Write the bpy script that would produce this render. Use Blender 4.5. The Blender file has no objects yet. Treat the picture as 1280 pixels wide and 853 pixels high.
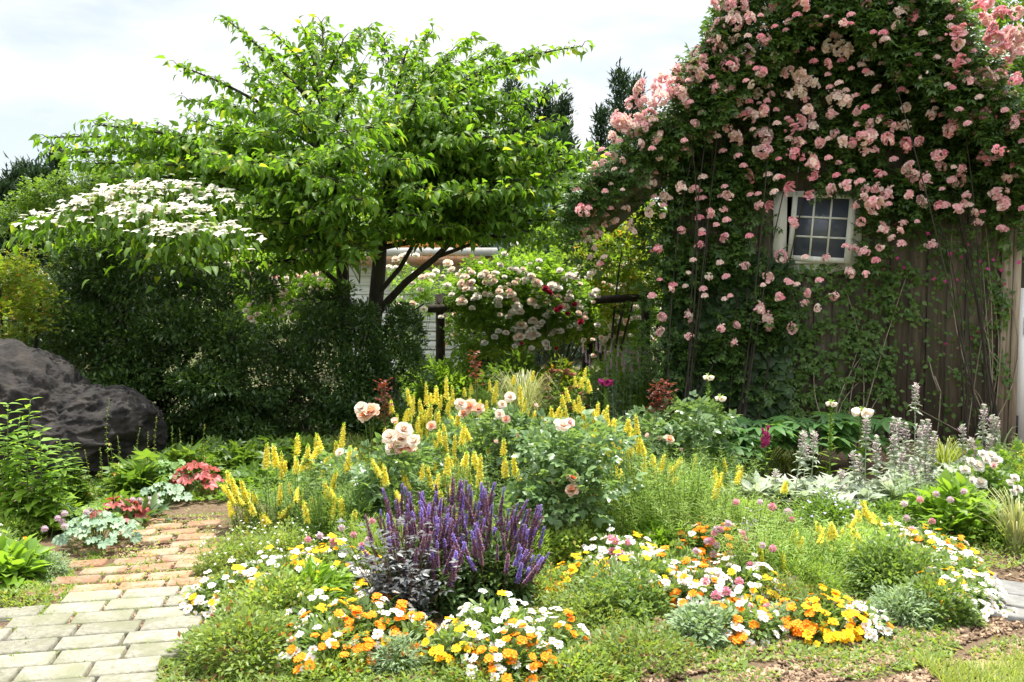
import bpy, math
import numpy as np
from mathutils import Vector, Matrix, noise as mnoise

R = math.radians
rng = np.random.default_rng(11)
sc = bpy.context.scene
col = sc.collection

# ------------------------------------------------------------------ camera, sky, sun, exposure
F = 1080.0            # focal length in pixels of the 1280 px wide photograph
CAM_H = 1.55
PITCH = math.atan(66.5 / F)
cam_d = bpy.data.cameras.new('camera')
cam = bpy.data.objects.new('camera', cam_d)
col.objects.link(cam)
cam.location = (0, 0, CAM_H)
cam.rotation_euler = (math.pi / 2 - PITCH, 0, 0)
cam_d.sensor_width = 36.0
cam_d.lens = F / 1280 * 36
cam_d.clip_end = 500
cam_d.dof.use_dof = False
sc.camera = cam

SUN_ELEV, SUN_AZ = R(75), R(22)      # high, behind the scene and a little to the right
world = bpy.data.worlds.new('World')
sc.world = world
world.use_nodes = True
nt = world.node_tree
nt.nodes.clear()
w_out = nt.nodes.new('ShaderNodeOutputWorld')
w_bg = nt.nodes.new('ShaderNodeBackground')
w_sky = nt.nodes.new('ShaderNodeTexSky')
w_sky.sky_type = 'NISHITA'
w_sky.sun_disc = False
w_sky.sun_elevation = SUN_ELEV
w_sky.sun_rotation = SUN_AZ
w_sky.air_density = 1.0
w_sky.dust_density = 2.0
w_tc = nt.nodes.new('ShaderNodeTexCoord')
w_map = nt.nodes.new('ShaderNodeMapping')
w_map.inputs['Scale'].default_value = (1.3, 1.3, 4.2)
w_n = nt.nodes.new('ShaderNodeTexNoise')
w_n.inputs['Scale'].default_value = 2.6
w_n.inputs['Detail'].default_value = 7
w_n.inputs['Roughness'].default_value = 0.55
w_r = nt.nodes.new('ShaderNodeValToRGB')
w_r.color_ramp.elements[0].position = 0.38
w_r.color_ramp.elements[0].color = (0.5, 0.5, 0.5, 1)
w_r.color_ramp.elements[1].position = 0.56
w_r.color_ramp.elements[1].color = (1, 1, 1, 1)
w_mix = nt.nodes.new('ShaderNodeMixRGB')
w_mix.inputs[2].default_value = (5.75, 5.85, 5.95, 1)     # thin bright cloud
nt.links.new(w_tc.outputs['Generated'], w_map.inputs['Vector'])
nt.links.new(w_map.outputs[0], w_n.inputs['Vector'])
nt.links.new(w_n.outputs['Fac'], w_r.inputs['Fac'])
nt.links.new(w_r.outputs['Color'], w_mix.inputs[0])
nt.links.new(w_sky.outputs[0], w_mix.inputs[1])
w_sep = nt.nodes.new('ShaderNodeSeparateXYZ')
w_up = nt.nodes.new('ShaderNodeMapRange')          # overhead sky brightened out of view, added as fill for the shade
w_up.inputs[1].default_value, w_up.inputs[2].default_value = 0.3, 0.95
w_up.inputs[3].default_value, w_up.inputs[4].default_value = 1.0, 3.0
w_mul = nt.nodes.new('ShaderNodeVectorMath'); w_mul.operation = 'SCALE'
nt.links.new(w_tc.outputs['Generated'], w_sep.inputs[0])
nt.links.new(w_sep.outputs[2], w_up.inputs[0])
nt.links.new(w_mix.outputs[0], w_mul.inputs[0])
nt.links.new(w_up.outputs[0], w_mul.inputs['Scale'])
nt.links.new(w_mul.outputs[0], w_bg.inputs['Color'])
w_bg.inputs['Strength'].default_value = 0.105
nt.links.new(w_bg.outputs[0], w_out.inputs['Surface'])

sun_d = bpy.data.lights.new('sun', 'SUN')
sun_d.energy = 5.0
sun_d.angle = R(0.53)
sun_d.color = (1.0, 0.955, 0.88)
sun = bpy.data.objects.new('sun', sun_d)
col.objects.link(sun)
sdir = Vector((math.sin(SUN_AZ) * math.cos(SUN_ELEV), math.cos(SUN_AZ) * math.cos(SUN_ELEV), math.sin(SUN_ELEV)))
sun.rotation_euler = sdir.to_track_quat('Z', 'Y').to_euler()
sun.location = sdir * 30

vs = sc.view_settings
vs.view_transform = 'Standard'
vs.look = 'None'
vs.exposure = 0.9
vs.gamma = 1.0
vs.use_curve_mapping = False
cy = sc.cycles
cy.max_bounces = 7
cy.diffuse_bounces = 4
cy.transmission_bounces = 5
cy.glossy_bounces = 2
cy.transparent_max_bounces = 6
cy.use_denoising = True
try:
    cy.denoiser = 'OPENIMAGEDENOISE'
    cy.denoising_prefilter = 'ACCURATE'
except Exception:
    pass


# ------------------------------------------------------------------ pixel -> world helpers
_cp, _sp = math.cos(PITCH), math.sin(PITCH)


def at(px, py, Y):
    """world point seen at photograph pixel (px, py), at distance Y into the garden"""
    u, v = (px - 640) / F, (426.5 - py) / F
    dx, dy, dz = u, _cp + v * _sp, -_sp + v * _cp
    t = Y / dy
    return np.array((dx * t, Y, CAM_H + dz * t))


def gx(px, Y, z=0.0):
    """x of a point of height z at distance Y that stands in photograph column px"""
    return (px - 640) / F * (Y * _cp + (CAM_H - z) * _sp)


def gnd(px, py):
    u, v = (px - 640) / F, (426.5 - py) / F
    dx, dy, dz = u, _cp + v * _sp, -_sp + v * _cp
    t = -CAM_H / dz
    return np.array((dx * t, dy * t, 0.0))


# ------------------------------------------------------------------ object helpers
def tag(o, label=None, cat=None, group=None, kind=None):
    if label: o['label'] = label
    if cat: o['category'] = cat
    if group: o['group'] = group
    if kind: o['kind'] = kind
    return o


def thing(name, label, cat, loc=(0, 0, 0), rz=0.0, group=None):
    o = bpy.data.objects.new(name, None)
    o.empty_display_size = 0.05
    col.objects.link(o)
    o.location = loc
    o.rotation_euler = (0, 0, rz)
    return tag(o, label, cat, group)


def put(name, me, parent=None, loc=(0, 0, 0), rot=(0, 0, 0), s=1.0):
    o = bpy.data.objects.new(name, me)
    col.objects.link(o)
    if parent is not None:
        o.parent = parent
    o.location = loc
    o.rotation_euler = rot
    o.scale = (s, s, s) if np.isscalar(s) else s
    return o


def nrm(a):
    a = np.asarray(a, float)
    return a / np.maximum(np.linalg.norm(a, axis=-1, keepdims=True), 1e-9)


def frames(d, up=None, jit=0.0):
    d = nrm(d)
    n = len(d)
    up = np.tile((0.0, 0.0, 1.0), (n, 1)) if up is None else np.array(np.broadcast_to(up, (n, 3)), float)
    if jit:
        up = up + rng.normal(0, jit, (n, 3))
    x = np.cross(d, up)
    bad = np.linalg.norm(x, axis=1) < 1e-4
    x[bad] = np.cross(d[bad], (1, 0.3, 0.1))
    x = nrm(x)
    z = np.cross(x, d)
    return np.stack([x, d, z], 1)


def rot_to(d):
    """euler that turns local +Z to direction d"""
    return Vector(d).to_track_quat('Z', 'Y').to_euler()


class Geo:
    def __init__(s):
        s.V, s.F, s.n = [], [], 0

    def add(s, V, F, mi=0):
        V = np.asarray(V, float).reshape(-1, 3)
        if not isinstance(F, list):
            F = [F]
        for f in F:
            s.F.append((np.asarray(f, int) + s.n, mi))
        s.V.append(V)
        s.n += len(V)

    def scatter(s, T, P, M, S, mi=0):
        V, Fs = T
        P = np.asarray(P, float)
        n, m = len(P), len(V)
        if n == 0:
            return
        S = np.asarray(S, float)
        if S.ndim == 0:
            S = np.full(n, float(S))
        if S.ndim == 1:
            S = np.repeat(S[:, None], 3, 1)
        W = V[None] * S[:, None, :]
        W = np.einsum('nmk,nkj->nmj', W, M) + P[:, None]
        off = (np.arange(n) * m)[:, None, None]
        s.add(W.reshape(-1, 3), [(f[None] + off).reshape(-1, f.shape[1]) for f in Fs], mi)

    def tube(s, pts, rad, sides=6, mi=0, cap=True):
        pts = np.asarray(pts, float)
        k = len(pts)
        rad = np.broadcast_to(rad, (k,)) if np.ndim(rad) else np.full(k, rad)
        t = np.gradient(pts, axis=0) if k > 2 else np.repeat((pts[1] - pts[0])[None], k, 0)
        t = nrm(t)
        ref = np.array((0.31, 0.17, 0.93)) if abs(t[0][2]) < 0.8 else np.array((1.0, 0.2, 0.0))
        x = nrm(np.cross(t, ref))
        y = np.cross(t, x)
        a = np.linspace(0, 2 * np.pi, sides, endpoint=False)
        ring = pts[:, None] + rad[:, None, None] * (np.cos(a)[None, :, None] * x[:, None] + np.sin(a)[None, :, None] * y[:, None])
        i = np.arange(k - 1)[:, None] * sides
        j = np.arange(sides)[None]
        jn = (j + 1) % sides
        q = np.stack([i + j, i + jn, i + sides + jn, i + sides + j], -1).reshape(-1, 4)
        fs = [q]
        if cap:
            fs.append(((k - 1) * sides + np.arange(sides))[None])
        s.add(ring.reshape(-1, 3), fs, mi)

    def box(s, lo, hi, M=None, mi=0, ch=0.0):
        lo, hi = np.asarray(lo, float), np.asarray(hi, float)
        if ch <= 0:
            V = np.array([(x, y, z) for z in (lo[2], hi[2]) for y in (lo[1], hi[1]) for x in (lo[0], hi[0])])
            Fq = np.array([(0, 2, 3, 1), (4, 5, 7, 6), (0, 1, 5, 4), (2, 6, 7, 3), (0, 4, 6, 2), (1, 3, 7, 5)])
            fs = [Fq]
        else:      # chamfered top edge
            b = [(lo[0], lo[1]), (hi[0], lo[1]), (hi[0], hi[1]), (lo[0], hi[1])]
            t = [(lo[0] + ch, lo[1] + ch), (hi[0] - ch, lo[1] + ch), (hi[0] - ch, hi[1] - ch), (lo[0] + ch, hi[1] - ch)]
            V = np.array([(x, y, lo[2]) for x, y in b] + [(x, y, hi[2] - ch) for x, y in b] + [(x, y, hi[2]) for x, y in t])
            fq = []
            for L in (0, 4):
                for k in range(4):
                    fq.append((L + k, L + (k + 1) % 4, L + 4 + (k + 1) % 4, L + 4 + k))
            fq.append((8, 9, 10, 11))
            fq.append((3, 2, 1, 0))
            fs = [np.array(fq)]
        if M is not None:
            M = np.array(M)
            V = V @ M[:3, :3].T + M[:3, 3]
        s.add(V, fs, mi)

    def mesh(s, name, mats, smooth=False, org=None):
        me = bpy.data.meshes.new(name)
        V = np.concatenate(s.V) if s.V else np.zeros((0, 3))
        if org is not None:
            V = V - np.asarray(org, float)
        me.vertices.add(len(V))
        me.vertices.foreach_set('co', V.astype(np.float32).ravel())
        if s.F:
            idx = np.concatenate([f.ravel() for f, _ in s.F])
            tot = np.concatenate([np.full(len(f), f.shape[1]) for f, _ in s.F])
            mi = np.concatenate([np.full(len(f), m) for f, m in s.F])
            start = np.concatenate([[0], np.cumsum(tot)[:-1]])
            me.loops.add(len(idx))
            me.loops.foreach_set('vertex_index', idx.astype(np.int32))
            me.polygons.add(len(tot))
            me.polygons.foreach_set('loop_start', start.astype(np.int32))
            me.polygons.foreach_set('material_index', mi.astype(np.int32))
            if smooth:
                me.polygons.foreach_set('use_smooth', np.ones(len(tot), bool))
        me.update(calc_edges=True)
        for m in (mats if isinstance(mats, (list, tuple)) else [mats]):
            me.materials.append(m)
        return me


# ------------------------------------------------------------------ materials
def _new(name):
    m = bpy.data.materials.new(name)
    m.use_nodes = True
    t = m.node_tree
    t.nodes.clear()
    return m, t, t.nodes.new('ShaderNodeOutputMaterial')


def leafmat(name, c1, c2, tf=0.38, rough=0.45, spec=0.35, tcol=None, var=0.25, tips=None):
    """leaf or petal: colour varies from leaf to leaf (random per island); light passes through"""
    m, t, out = _new(name)
    N, L = t.nodes.new, t.links.new
    g = N('ShaderNodeNewGeometry')
    mix = N('ShaderNodeMixRGB')
    mix.inputs[1].default_value = (*c1, 1)
    mix.inputs[2].default_value = (*c2, 1)
    L(g.outputs['Random Per Island'], mix.inputs[0])
    last = mix.outputs[0]
    if tips is not None:          # a few leaves of another colour (young or fading)
        gt = N('ShaderNodeMath'); gt.operation = 'FRACT'
        ml = N('ShaderNodeMath'); ml.operation = 'MULTIPLY'; ml.inputs[1].default_value = 7.31
        L(g.outputs['Random Per Island'], ml.inputs[0]); L(ml.outputs[0], gt.inputs[0])
        th = N('ShaderNodeMath'); th.operation = 'LESS_THAN'; th.inputs[1].default_value = tips[1]
        L(gt.outputs[0], th.inputs[0])
        mt = N('ShaderNodeMixRGB'); mt.inputs[2].default_value = (*tips[0], 1)
        L(th.outputs[0], mt.inputs[0]); L(last, mt.inputs[1]); last = mt.outputs[0]
    oi = N('ShaderNodeObjectInfo')
    mr = N('ShaderNodeMapRange')
    mr.inputs[3].default_value = 1 - var / 2
    mr.inputs[4].default_value = 1 + var / 2
    L(oi.outputs['Random'], mr.inputs[0])
    hs = N('ShaderNodeHueSaturation')
    L(mr.outputs[0], hs.inputs['Value'])
    L(last, hs.inputs['Color'])
    b = N('ShaderNodeBsdfPrincipled')
    b.inputs['Roughness'].default_value = rough
    b.inputs['Specular IOR Level'].default_value = spec
    L(hs.outputs[0], b.inputs['Base Color'])
    tr = N('ShaderNodeBsdfTranslucent')
    tm = N('ShaderNodeMixRGB'); tm.blend_type = 'MULTIPLY'; tm.inputs[0].default_value = 1
    tm.inputs[2].default_value = (*(tcol or (2.0, 1.9, 0.9)), 1)
    L(hs.outputs[0], tm.inputs[1]); L(tm.outputs[0], tr.inputs['Color'])
    mx = N('ShaderNodeMixShader'); mx.inputs[0].default_value = tf
    L(b.outputs[0], mx.inputs[1]); L(tr.outputs[0], mx.inputs[2]); L(mx.outputs[0], out.inputs['Surface'])
    return m


def petalmat(name, c1, c2, tf=0.3, var=0.12, rough=0.6):
    return leafmat(name, c1, c2, tf, rough, 0.15, (1.05, 1.0, 0.95), var)


def roughmat(name, c1, c2, scale=20.0, rough=0.85, bump=0.3, stretch=(1, 1, 1), c3=None, island=0.0, detail=8, spec=0.25, rp=(0.3, 0.7)):
    """stone, soil, bark, wood: two or three colours mixed by noise in the object's own space"""
    m, t, out = _new(name)
    N, L = t.nodes.new, t.links.new
    tc = N('ShaderNodeTexCoord')
    mp = N('ShaderNodeMapping'); mp.inputs['Scale'].default_value = stretch
    L(tc.outputs['Object'], mp.inputs[0])
    n = N('ShaderNodeTexNoise'); n.inputs['Scale'].default_value = scale; n.inputs['Detail'].default_value = detail
    n.inputs['Roughness'].default_value = 0.62
    L(mp.outputs[0], n.inputs['Vector'])
    rp_ = N('ShaderNodeValToRGB')
    e = rp_.color_ramp.elements
    e[0].position, e[1].position = rp
    e[0].color, e[1].color = (*c1, 1), (*c2, 1)
    L(n.outputs['Fac'], rp_.inputs[0])
    last = rp_.outputs[0]
    if c3 is not None:
        n2 = N('ShaderNodeTexNoise'); n2.inputs['Scale'].default_value = scale * 0.21; n2.inputs['Detail'].default_value = 4
        L(mp.outputs[0], n2.inputs['Vector'])
        r2 = N('ShaderNodeValToRGB'); r2.color_ramp.elements[0].position = 0.45; r2.color_ramp.elements[1].position = 0.65
        L(n2.outputs['Fac'], r2.inputs[0])
        m2 = N('ShaderNodeMixRGB'); m2.inputs[2].default_value = (*c3, 1)
        L(r2.outputs[0], m2.inputs[0]); L(last, m2.inputs[1]); last = m2.outputs[0]
    if island:
        g = N('ShaderNodeNewGeometry')
        mr = N('ShaderNodeMapRange'); mr.inputs[3].default_value = 1 - island; mr.inputs[4].default_value = 1 + island
        L(g.outputs['Random Per Island'], mr.inputs[0])
        hs = N('ShaderNodeHueSaturation'); L(mr.outputs[0], hs.inputs['Value']); L(last, hs.inputs['Color']); last = hs.outputs[0]
    b = N('ShaderNodeBsdfPrincipled')
    b.inputs['Roughness'].default_value = rough
    b.inputs['Specular IOR Level'].default_value = spec
    L(last, b.inputs['Base Color'])
    if bump:
        bp = N('ShaderNodeBump'); bp.inputs['Strength'].default_value = bump; bp.inputs['Distance'].default_value = 0.02
        L(n.outputs['Fac'], bp.inputs['Height']); L(bp.outputs[0], b.inputs['Normal'])
    L(b.outputs[0], out.inputs['Surface'])
    return m


def glassmat(name, c):
    m, t, out = _new(name)
    b = t.nodes.new('ShaderNodeBsdfPrincipled')
    n = t.nodes.new('ShaderNodeTexNoise'); n.inputs['Scale'].default_value = 9
    r = t.nodes.new('ShaderNodeMapRange'); r.inputs[3].default_value = 0.08; r.inputs[4].default_value = 0.3
    t.links.new(n.outputs['Fac'], r.inputs[0]); t.links.new(r.outputs[0], b.inputs['Roughness'])
    b.inputs['Base Color'].default_value = (*c, 1)
    b.inputs['Specular IOR Level'].default_value = 0.6
    t.links.new(b.outputs[0], out.inputs['Surface'])
    return m


M = {}
M['dogwood'] = leafmat('dogwood leaf', (0.068, 0.14, 0.016), (0.135, 0.235, 0.03), 0.5, 0.5, 0.28, (2.0, 2.06, 0.75), tips=((0.25, 0.3, 0.04), 0.06))
M['darkleaf'] = leafmat('dark shrub leaf', (0.032, 0.07, 0.02), (0.075, 0.14, 0.035), 0.36, 0.36, 0.5, tips=((0.12, 0.19, 0.04), 0.1))
M['limeleaf'] = leafmat('yellow green leaf', (0.11, 0.19, 0.02), (0.21, 0.27, 0.03), 0.45, 0.45, 0.3, tips=((0.36, 0.2, 0.03), 0.07))
M['midleaf'] = leafmat('mid green leaf', (0.075, 0.15, 0.024), (0.145, 0.23, 0.04), 0.45)
M['freshleaf'] = leafmat('fresh green leaf', (0.13, 0.24, 0.03), (0.20, 0.32, 0.045), 0.45)
M['wallrose'] = leafmat('climbing rose leaf', (0.035, 0.08, 0.018), (0.085, 0.15, 0.03), 0.38, 0.42, 0.35)
M['ivy'] = leafmat('broad vine leaf', (0.03, 0.066, 0.022), (0.05, 0.095, 0.03), 0.25)
M['akebia'] = leafmat('five leaf vine', (0.05, 0.11, 0.022), (0.10, 0.17, 0.03), 0.36)
M['roseleaf'] = leafmat('garden rose leaf', (0.095, 0.17, 0.065), (0.18, 0.27, 0.115), 0.34, 0.34, 0.5)
M['bronze'] = leafmat('bronze young rose leaf', (0.12, 0.025, 0.02), (0.22, 0.06, 0.03), 0.35, tcol=(2, 1.2, 0.8))
M['needle'] = leafmat('toadflax leaf', (0.13, 0.23, 0.05), (0.23, 0.34, 0.09), 0.42)
M['feather'] = leafmat('feathery leaf', (0.17, 0.28, 0.05), (0.28, 0.38, 0.09), 0.45)
M['zinleaf'] = leafmat('zinnia leaf', (0.10, 0.175, 0.045), (0.19, 0.27, 0.075), 0.4)
M['moundleaf'] = leafmat('low mound leaf', (0.14, 0.22, 0.045), (0.25, 0.33, 0.08), 0.42, tips=((0.32, 0.28, 0.07), 0.08))
M['redmound'] = leafmat('reddish mound leaf', (0.13, 0.21, 0.045), (0.23, 0.30, 0.07), 0.42, tips=((0.26, 0.12, 0.05), 0.06))
M['silver'] = leafmat('silver woolly leaf', (0.33, 0.39, 0.29), (0.48, 0.52, 0.42), 0.38, 0.8, 0.1, (1.15, 1.2, 0.9))
M['artemisia'] = leafmat('grey green leaf', (0.19, 0.27, 0.14), (0.30, 0.38, 0.22), 0.3, 0.7, 0.15, (1.4, 1.5, 0.8))
M['dahlia'] = leafmat('black dahlia leaf', (0.06, 0.064, 0.062), (0.13, 0.14, 0.135), 0.1, 0.42, 0.5, (1.2, 1, 1))
M['salvleaf'] = leafmat('salvia leaf', (0.05, 0.10, 0.03), (0.10, 0.16, 0.045), 0.3)
M['shadebroad'] = leafmat('broad shade leaf', (0.06, 0.15, 0.045), (0.11, 0.215, 0.065), 0.38, 0.35, 0.5)
M['heusilver'] = leafmat('silvery coral bell leaf', (0.17, 0.27, 0.17), (0.29, 0.38, 0.25), 0.2, 0.5, 0.3, (1.3, 1.5, 0.8))
M['heugreen'] = leafmat('green coral bell leaf', (0.10, 0.2, 0.05), (0.18, 0.3, 0.09), 0.3)
M['heured'] = leafmat('red coral bell leaf', (0.26, 0.045, 0.04), (0.38, 0.085, 0.07), 0.3, tcol=(1.6, 1.0, 0.8))
M['grassy'] = leafmat('grass blade', (0.16, 0.23, 0.045), (0.30, 0.34, 0.09), 0.4)
M['straw'] = leafmat('variegated grass blade', (0.27, 0.31, 0.10), (0.5, 0.5, 0.26), 0.35, tcol=(1.2, 1.2, 0.7))
M['conifer'] = leafmat('cypress spray', (0.016, 0.04, 0.016), (0.035, 0.068, 0.026), 0.12, 0.6, 0.2)
M['spruce'] = leafmat('blue conifer spray', (0.06, 0.10, 0.085), (0.11, 0.16, 0.13), 0.15, 0.6, 0.2, (1.2, 1.2, 1))
M['yellowdry'] = leafmat('dry trailing plant', (0.30, 0.14, 0.04), (0.48, 0.26, 0.08), 0.3, 0.8, 0.1, (1.3, 1.1, 0.8))
M['stem'] = roughmat('green stem', (0.07, 0.12, 0.03), (0.12, 0.17, 0.05), 30, 0.6, 0)
M['redstem'] = roughmat('dark red stem', (0.07, 0.03, 0.02), (0.13, 0.06, 0.03), 30, 0.6, 0)
M['bark'] = roughmat('tree bark', (0.018, 0.014, 0.011), (0.07, 0.056, 0.043), 22, 0.95, 1.0, (1, 1, 0.3), c3=(0.05, 0.052, 0.034))
M['p_pink'] = petalmat('pink rose petal', (0.86, 0.47, 0.50), (0.90, 0.63, 0.62), 0.32, 0.3)
M['p_pale'] = petalmat('pale rose petal', (0.88, 0.66, 0.60), (0.92, 0.78, 0.71), 0.32, 0.3)
M['p_deep'] = petalmat('deep pink rose petal', (0.83, 0.33, 0.40), (0.87, 0.47, 0.50), 0.32, 0.3)
M['p_cream'] = petalmat('cream rose petal', (0.90, 0.80, 0.70), (0.94, 0.90, 0.82), 0.45)
M['p_white'] = petalmat('white petal', (0.84, 0.83, 0.78), (0.91, 0.90, 0.87), 0.42, 0.06)
M['p_peach'] = petalmat('peach rose petal', (0.88, 0.62, 0.50), (0.93, 0.78, 0.67), 0.45)
M['p_orange'] = petalmat('orange petal', (0.90, 0.22, 0.01), (0.93, 0.34, 0.015), 0.25, 0.1)
M['p_gold'] = petalmat('golden petal', (0.94, 0.52, 0.012), (0.96, 0.66, 0.03), 0.3, 0.1)
M['p_apricot'] = petalmat('apricot rose petal', (0.91, 0.45, 0.24), (0.94, 0.6, 0.38), 0.45)
M['p_yellow'] = petalmat('yellow toadflax petal', (0.92, 0.82, 0.08), (0.95, 0.91, 0.28), 0.45, 0.15)
M['p_deepapricot'] = petalmat('deep apricot rose petal', (0.92, 0.33, 0.12), (0.94, 0.44, 0.2), 0.45)
M['p_violet'] = petalmat('violet petal', (0.25, 0.17, 0.55), (0.38, 0.30, 0.70), 0.38, 0.3)
M['p_plum'] = petalmat('plum bract', (0.22, 0.10, 0.15), (0.34, 0.19, 0.25), 0.38, 0.3)
M['p_mauve'] = petalmat('mauve petal', (0.60, 0.42, 0.52), (0.70, 0.55, 0.62), 0.35)
M['p_magenta'] = petalmat('magenta petal', (0.42, 0.03, 0.17), (0.6, 0.08, 0.28), 0.25)
M['p_rosy'] = petalmat('rosy globe petal', (0.68, 0.20, 0.34), (0.78, 0.40, 0.47), 0.25, 0.3)
M['p_crimson'] = petalmat('crimson rose petal', (0.26, 0.01, 0.035), (0.42, 0.03, 0.07), 0.25)
M['p_lilac'] = petalmat('lilac petal', (0.40, 0.36, 0.62), (0.52, 0.46, 0.70), 0.25)
M['bract'] = petalmat('white dogwood bract', (0.60, 0.59, 0.46), (0.76, 0.74, 0.63), 0.3, 0.3)
M['bractold'] = petalmat('fading dogwood bract', (0.78, 0.62, 0.46), (0.84, 0.74, 0.62), 0.3, 0.2)
M['centre'] = roughmat('flower centre', (0.42, 0.15, 0.01), (0.62, 0.32, 0.02), 60, 0.8, 0)
M['rustyseed'] = petalmat('russet seed head', (0.28, 0.11, 0.06), (0.42, 0.2, 0.12), 0.2)


# ------------------------------------------------------------------ leaf and petal templates (length 1 along y)
def T_leaf(w=0.45, fold=0.12, droop=0.15):
    V = np.array([(0, 0, 0), (w / 2, 0.42, fold * w - droop * 0.1), (0, 1, -droop), (-w / 2, 0.42, fold * w - droop * 0.1), (0, 0.5, -droop * 0.2)], float)
    return V, [np.array([(0, 1, 2, 4), (0, 4, 2, 3)])]


def T_leaf3(w=0.45, fold=0.15, droop=0.25):
    ys = np.array((0, 0.28, 0.64, 1))
    z = -droop * ys ** 2
    a, b = w / 2, w / 2 * 0.78
    V = np.array([(0, 0, 0), (0, .28, z[1]), (0, .64, z[2]), (0, 1, z[3]),
                  (a, .30, z[1] + fold * w), (b, .66, z[2] + fold * w * .8), (-a, .30, z[1] + fold * w), (-b, .66, z[2] + fold * w * .8)])
    return V, [np.array([(0, 4, 1), (0, 1, 6), (2, 5, 3), (2, 3, 7)]), np.array([(1, 4, 5, 2), (1, 2, 7, 6)])]


def T_needle(w=0.08, droop=0.15):
    V = np.array([(-w / 2, 0, 0), (w / 2, 0, 0), (w * 0.4, 0.55, -droop * 0.25), (0, 1, -droop), (-w * 0.4, 0.55, -droop * 0.25)])
    return V, [np.array([(0, 1, 2, 4)]), np.array([(4, 2, 3)])]


def T_petal(w=0.6, cup=0.2, back=0.0):
    V = np.array([(-w * .2, 0, 0), (w * .2, 0, 0), (w / 2, .55, cup * .45), (-w / 2, .55, cup * .45), (w * .33, .93, cup * .35 - back), (-w * .33, .93, cup * .35 - back),
                  (0, .55, 0), (0, 1, cup * .15 - back), (0, 0, -0.02)])
    return V, [np.array([(8, 1, 2, 6), (8, 6, 3, 0), (6, 2, 4, 7), (6, 7, 5, 3)])]


def merge_T(parts):
    """parts: list of (T, position, 3x3 rows x y z, scale)"""
    V, Fs, n = [], {}, 0
    for T, p, m, s in parts:
        v = (T[0] * s) @ np.asarray(m, float) + np.asarray(p, float)
        V.append(v)
        for f in T[1]:
            Fs.setdefault(f.shape[1], []).append(f + n)
        n += len(v)
    return np.concatenate(V), [np.concatenate(x) for x in Fs.values()]


def T_pinnate(pairs=2, w=0.55, size=0.42, terminal=0.46, leaf=None):
    leaf = leaf or T_leaf(w, 0.12, 0.18)
    parts = []
    for k in range(pairs):
        y = 0.18 + 0.42 * k / max(pairs - 1, 1) if pairs > 1 else 0.3
        for s in (-1, 1):
            m = frames(np.array([(s * 0.85, 0.5, -0.12)]))[0]
            parts.append((leaf, (0, y, 0), m, size * (0.8 + 0.2 * k)))
    parts.append((leaf, (0, 0.62, 0), np.eye(3), terminal))
    return merge_T(parts)


def T_palmate(n=5, spread=130, w=0.5, size=0.75, leaf=None, droop=-0.15):
    leaf = leaf or T_leaf(w, 0.1, 0.15)
    parts = []
    for a in np.radians(np.linspace(-spread, spread, n)):
        m = frames(np.array([(math.sin(a), math.cos(a), droop)]))[0]
        parts.append((leaf, (0, 0.12, 0), m, size * (0.75 + 0.25 * math.cos(a))))
    return merge_T(parts)


def T_lobed(lobes=7, depth=0.22, ruffle=0.07):
    n = lobes * 3
    a = np.radians(np.linspace(-158, 158, n))
    r = 0.5 * (1 - depth * (np.arange(n) % 3 == 0))
    r = r * (0.85 + 0.15 * np.cos(a))
    V = np.stack([r * np.sin(a), 0.42 + r * np.cos(a), ruffle * np.cos(np.arange(n) * 2.1) + 0.04], 1)
    V = np.concatenate([[(0, 0.36, -0.05)], V])
    Fq = np.array([(0, i + 2, i + 1) for i in range(n - 1)])
    return V, [Fq]


TL = T_leaf()
TL_nar = T_leaf(0.26, 0.1, 0.2)
TL_wide = T_leaf(0.7, 0.1, 0.2)
TL3 = T_leaf3()
TL3_nar = T_leaf3(0.28, 0.12, 0.3)
TL3_drop = T_leaf3(0.5, 0.2, 0.5)
TN = T_needle(0.10, 0.2)
TROSE = T_pinnate(2, 0.6, 0.42, 0.48, T_leaf(0.62, 0.1, 0.15))
TROSE3 = T_pinnate(2, 0.66, 0.46, 0.52, T_leaf3(0.66, 0.1, 0.2))
TWALL = T_pinnate(3, 0.5, 0.34, 0.36)
TAKEB = T_palmate(5, 140, 0.62, 0.6)
TLOBE = T_lobed()
TMAPLE = T_palmate(5, 105, 0.42, 0.9)


def rdir(n, up=0.0, out=None, k=1.0):
    d = rng.normal(0, 1, (n, 3)) * k
    d[:, 2] += up
    if out is not None:
        d = d + out
    return nrm(d)


# ------------------------------------------------------------------ flower meshes
def golden_dirs(n, top=1.0, bottom=0.0):
    i = np.arange(n) + 0.5
    z = top - (top - bottom) * i / n
    a = i * 2.39996
    r = np.sqrt(np.maximum(1 - z * z, 0))
    return np.stack([r * np.cos(a), r * np.sin(a), z], 1)


def add_rosette(g, c, nz, r, rings, mi=0, T=None, twist=0.0):
    """rings: list of (n petals, outward tilt 0..1, length, base radius)"""
    nz = nrm(np.array([nz]))[0]
    x = nrm(np.cross(nz, (0.3, 0.9, 0.2)))
    y = np.cross(nz, x)
    for q, (n, tilt, ln, br) in enumerate(rings):
        a = np.linspace(0, 2 * np.pi, n, endpoint=False) + twist + q * 0.55 + rng.uniform(0, 0.3, n)
        rad = np.cos(a)[:, None] * x + np.sin(a)[:, None] * y
        tl = tilt + rng.normal(0, 0.07, n)
        d = rad * np.sin(tl * np.pi / 2)[:, None] + nz * np.cos(tl * np.pi / 2)[:, None]
        Mx = frames(d, nz * np.sin(tilt * np.pi / 2) - rad * np.cos(tilt * np.pi / 2))
        g.scatter(T or TPET, c + rad * br * r, Mx, ln * r * rng.uniform(0.9, 1.1, n), mi if np.isscalar(mi) else mi[q])


TPET = T_petal(0.85, 0.28, 0.04)
TPETF = T_petal(0.55, 0.1, 0.0)
_PG = {}


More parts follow.
